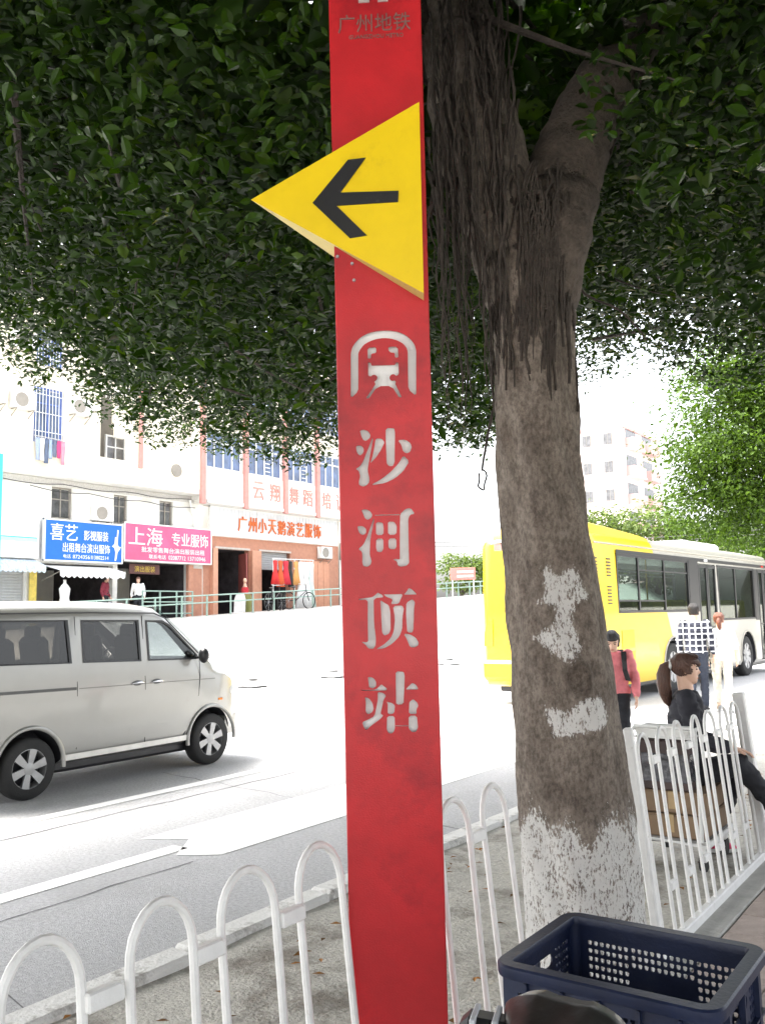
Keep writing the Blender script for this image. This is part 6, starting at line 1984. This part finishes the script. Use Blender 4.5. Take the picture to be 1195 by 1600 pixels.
# ---- railing along the raised pavement
rl = thing('street_railing', 'pale green railing along the raised pavement in front of the shops', 'railing', (-22.95, 14, 0))
for k in range(27):
    y = 14 + 1.15 * k
    obj('rail_post', MB().box((0, y - 14, zf(y) + .37), (.05, .05, .78), bev=.005), TEALR, rl)
for dz in (.75, .50):
    obj('hand_rail', MB().tube([(0, 0, zf(14) + dz), (0, 30, zf(44) + dz)], .024, 8), TEALR, rl)
rl2 = thing('street_railing', 'short green railing behind the long one, before the pink sign shop', 'railing', (-24.1, 20.2, ZP))
for k in range(4):
    obj('rail_post', MB().box((0, .75 * k, .62), (.05, .05, 1.24), bev=.005), TEALR, rl2)
for dz in (1.22, .85, .45):
    obj('hand_rail', MB().tube([(0, 0, dz), (0, 2.25, dz)], .022, 8), TEALR, rl2)
def cycle(label, y, tilt, x=-23.05):
    t = thing('bicycle', label, 'bicycle', (x, y, zf(y) + .03), (rad(0), 0, tilt), 'bicycles leaning at the railing')
    for s_ in (-.52, .52):
        w = obj('wheel', MB().tube([(0, s_ + .32 * math.cos(a), .33 + .32 * math.sin(a)) for a in np.linspace(0, 2 * PI, 29)[:-1]], .022, 6, closed=True), RUBBER, t, 60)
        for k in range(8):
            a = 2 * PI * k / 8
            obj('spoke', MB().tube([(0, s_, .33), (0, s_ + .31 * math.cos(a), .33 + .31 * math.sin(a))], .004, 4), STEEL, w)
    fr_ = MB()
    fr_.tube([(0, -.52, .33), (0, -.18, .33), (0, .38, .72), (0, .52, .33)], .022, 6)
    fr_.tube([(0, -.18, .33), (0, -.28, .82)], .02, 6); fr_.tube([(0, -.25, .68), (0, .38, .72), (0, .34, .95)], .02, 6)
    obj('frame', fr_, FRAMEP, t, 60)
    obj('saddle', MB().ell((0, -.29, .86), (.07, .13, .035)), SADM, t, 180)
    obj('handlebar', MB().tube([(-.28, .22, 1.0), (-.2, .34, .98), (.2, .34, .98), (.28, .22, 1.0)], .014, 6), STEEL, t, 60)
cycle('left bicycle of the two parked at the green railing', 25.6, rad(14), -22.98)
cycle('right bicycle of the two parked at the green railing', 27.0, rad(-8), -22.98)

# ------------------------------------------------------------------ trees and buildings beyond
def clump_tree(label, base, lobes, n_clump, per, size, m_, trunk_r, group=None, flat=None, spread=.42, name='tree'):
    t = thing(name, label, 'tree', base, group=group)
    bz = np.array(base)
    w = np.array([l[1][0] * l[1][1] * l[1][2] for l in lobes]) ** (2 / 3.)
    w = w / w.sum()
    cs, ns = [], []
    for _ in range(n_clump):
        c, r_ = lobes[RNG.choice(len(lobes), p=w)]
        d = RNG.normal(0, 1, 3); d /= np.linalg.norm(d)
        k = RNG.uniform(.62, 1.03)
        cs.append(np.array(c) + d * np.array(r_) * k); ns.append(d)
    cs, ns = np.array(cs), np.array(ns)
    P = np.repeat(cs, per, 0) + RNG.normal(0, 1, (n_clump * per, 3)) * np.array([spread, spread, spread * .45])
    Nb = np.repeat(ns, per, 0)
    if flat is not None:
        ok = P[:, 2] > flat + .35 * np.sin(P[:, 0] * 1.7) * np.cos(P[:, 1] * 1.3)
        P, Nb = P[ok], Nb[ok]
    m = len(P)
    N = unit(Nb * .5 + np.array([0, 0, .8]) + RNG.normal(0, .45, (m, 3)))
    T = unit(Nb + RNG.normal(0, .8, (m, 3)) + np.array([0, 0, -.3]))
    S = size * RNG.uniform(.6, 1.3, m)
    link('crown', leaf_mesh('crown', leaf_arrays(P - bz, N, T, S, S * .5)), m_, t, kind='stuff')
    top = Vector(np.mean([l[0] for l in lobes], 0)) - Vector(base)
    obj('trunk', MB().tube([(0, 0, -.1), (top.x * .15, top.y * .15, top.z * .3), (top.x * .5, top.y * .5, top.z * .6), (top.x, top.y, top.z)], [trunk_r * 1.25, trunk_r, trunk_r * .8, trunk_r * .4], 12), WOODB, t, 180)
    for c, r_ in lobes:
        e = Vector(c) - Vector(base)
        s_ = Vector((top.x * .4, top.y * .4, top.z * .5))
        obj('limb', MB().tube([s_, s_.lerp(e, .5) + Vector((0, 0, .2)), e + Vector((0, 0, r_[2] * .4))], [trunk_r * .5, trunk_r * .35, trunk_r * .12], 8), WOODB, t, 180)
    return t
clump_tree('bright sunlit tree hanging over the front of the bus', (-2.1, 32.5, .1),
           [((-5.2, 31.5, 6.6), (3.6, 3.4, 2.6)), ((-3.0, 31.0, 8.6), (3.8, 3.6, 2.8)), ((-6.4, 33.5, 8.4), (2.6, 3.2, 2.4)), ((-1, 33, 7), (3.6, 3.4, 3.0)), ((-4.5, 32.5, 10.2), (3.4, 3.4, 2.4)), ((-4.2, 30.6, 5.0), (2.6, 2.2, 1.5)), ((-7.4, 30.6, 7.4), (2.0, 2.4, 3.0)), ((-7.9, 31.2, 5.2), (1.7, 2.0, 1.6))],
           1900, 46, .16, LEAF_S, .26, flat=3.55)
clump_tree('darker green tree behind the front end of the bus', (-3.0, 46, .2),
           [((-5, 45, 5.2), (4.0, 3.5, 2.8)), ((-2, 45, 6.5), (4.2, 3.6, 3.2)), ((-8, 46, 6.0), (3.2, 3.2, 2.6)), ((-9.5, 48, 4.8), (3.2, 3, 2.2))], 620, 40, .24, LEAF_S, .25)
FARL = [('pale rounded tree below the pink apartment block', (-27.5, 64.5, 1.6), [((-27.5, 64.5, 6.0), (3.0, 3.0, 2.9)), ((-25.5, 66, 6.6), (2.6, 2.6, 2.8))]),
        ('pale spreading tree above the bus roof, right of the apartment block', (-21.8, 66, 1.5), [((-22.0, 66, 6.6), (3.2, 3.2, 3.0)), ((-19.5, 67, 5.6), (3, 3, 2.8))]),
        ('pale bushy tree above the bus roof beside the bright tree', (-15.5, 67, 1.2), [((-15.5, 67, 6.2), (3.6, 3.2, 3.2)), ((-12.5, 68, 5.6), (3, 3, 2.8))])]
for lab, b_, lb in FARL:
    clump_tree(lab, b_, lb, 230, 34, .34, LEAF_P, .25, 'far trees beyond the bus', spread=.6)
for lab, b_, lb in (('small far tree just right of the red sign post', (-54, 92, 1.2), [((-54, 92, 6.6), (2.6, 2.6, 2.6)), ((-51.6, 93.5, 6.2), (2.4, 2.4, 2.2))]),
                    ('small far tree just left of the bus', (-48.6, 93, 1.2), [((-48.8, 93, 6.4), (2.4, 2.4, 2.6)), ((-46, 95, 5.4), (2.4, 2.4, 2.4))])):
    clump_tree(lab, b_, lb, 90, 26, .45, LEAF_P, .2, 'far trees beyond the bus', spread=.6)

gs = thing('gantry_sign', 'far red and white board on posts among the trees', 'sign', (-47.0, 81.5, 1.2), (0, 0, rad(28)))
RB = mat('far_red_board', (.60, .16, .14), .6)
obj('board', MB().box((0, 0, 4.75), (2.6, .12, 1.25), bev=.02), RB, gs)
for z in (4.5, 4.95):
    obj('white_stripe', MB().box((.25, -.065, z), (1.7, .02, .2)), W_PAINT, gs)
for x in (-1.1, 1.1):
    obj('board_post', MB().tube([(x, .1, -.2), (x, .1, 5.2)], .07, 8), STEEL, gs)
hd = thing('site_hoarding', 'low lavender grey hoarding at the far end of the road', 'hoarding', (-46.8, 78.5, .7), (0, 0, rad(28)))
for k in range(8):
    obj('hoarding_panel', MB().box((-1.6 + k * .44, 0, 1.25), (.42, .06, 2.4), bev=.01), mat('lavender_sheet', (.36, .36, .52), .6, var=.1) if k == 0 else bpy.data.materials['lavender_sheet'], hd)
mr = thing('motor_scooter', 'tiny rider-less red scooter standing at the far end of the road', 'scooter', (-42.3, 73.0, .73), (0, 0, rad(20)))
for s_ in (-.55, .55):
    obj('wheel', MB().tube([(0, s_ + .2 * math.cos(a), .25 + .2 * math.sin(a)) for a in np.linspace(0, 2 * PI, 17)[:-1]], .06, 6, closed=True), RUBBER, mr)
obj('scooter_body', MB().box((0, -.2, .55), (.3, .9, .35), bev=.08), RB, mr)
obj('leg_shield', MB().box((0, .42, .65), (.36, .08, .6), (rad(14), 0, 0), bev=.03), RB, mr)
obj('seat', MB().box((0, -.25, .78), (.26, .65, .1), bev=.04), BLACK, mr)
obj('handlebar', MB().tube([(-.3, .38, 1.02), (.3, .38, 1.02)], .02, 6), BLACK, mr)

PINKW = mat('pale_pink_wall', (.70, .60, .58), .85, var=.05, bump=.05)
REDB = mat('brick_red_band', (.56, .37, .35), .8, var=.1)
ap = thing('apartment_block', 'pale pink apartment block with red balconies, far behind the bus', 'building', (-36.2, 88.6, 0))
Hh = 20.6
obj('wall', MB().box((2.2, 5.5, Hh / 2), (4.6, 11, Hh)), PINKW, ap)
obj('wall', MB().box((-2.6, 7.0, Hh / 2 - .5), (5.2, 9, Hh - 1.0)), PINKW, ap)
obj('roof_edge', MB().box((2.2, 5.5, Hh + .1), (4.9, 11.3, .3), bev=.03), REDB, ap)
obj('roof_edge', MB().box((-2.6, 7.0, Hh - .9), (5.4, 9.2, .25), bev=.03), REDB, ap)
for k in range(6):
    z = 4.2 + k * 2.95
    b_ = obj('balcony', MB().box((4.95, 2.4, z + .1), (1.0, 3.4, 1.05), bev=.03), REDB, ap)
    obj('balcony_slab', MB().box((4.95, 2.4, z - .5), (1.1, 3.5, .14)), PINKW, b_)
    obj('balcony_opening', MB().box((4.49, 2.4, z + 1.25), (.06, 3.0, 1.2)), DIMG, b_)
    b_ = obj('balcony', MB().box((4.95, 7.4, z + .1), (1.0, 3.4, 1.05), bev=.03), REDB, ap)
    obj('balcony_opening', MB().box((4.49, 7.4, z + 1.25), (.06, 3.0, 1.2)), DIMG, b_)
    for x in (.6, 2.9):
        w = obj('window', MB().box((x, -.02, z + .6), (.95, .08, 1.3), bev=.01), GREYF, ap)
        for q in (-1, 1):
            obj('pane', MB().box((x + q * .22, -.05, z + .6), (.4, .05, 1.15)), DIMG, w)
        obj('sill', MB().box((x, -.12, z - .12), (1.1, .25, .08)), PINKW, w)
    w = obj('window', MB().box((-2.8, 2.46, z + .4), (1.3, .08, 1.2), bev=.01), GREYF, ap)
    obj('pane', MB().box((-2.8, 2.43, z + .4), (1.15, .05, 1.05)), DIMG, w)
# small white roadside sign under the bright tree
bs = thing('roadside_sign', 'small white rectangular sign in the dark foliage above the bus roof', 'sign', (-5.6, 30.6, 0), (0, 0, rad(30)))
obj('sign_post', MB().tube([(0, 0.03, .0), (0, .03, 4.4)], .03, 8), STEEL, bs)
obj('sign_plate', MB().box((0, 0, 4.1), (.42, .03, .26), bev=.006), W_PAINT, bs)
obj('sign_print', MB().box((-.05, -.017, 4.12), (.2, .006, .14)), mat('blue_print', (.05, .15, .4), .5), bs)
# overhead wires
WIRE = mat('cable_black', (.03, .03, .03), .6)
for k, (z, y0) in enumerate(((4.55, 36.0), (4.75, 36.3))):
    pts = [(-24 + 23 * t, y0 + 3 * t, z + .5 * (2 * t - 1) ** 2) for t in np.linspace(0, 1, 20)]
    obj('overhead_wire', MB().tube(pts, .018, 5), WIRE, None, None, label=('upper' if k else 'lower') + ' thin black cable crossing above the bus roof', cat='cable')
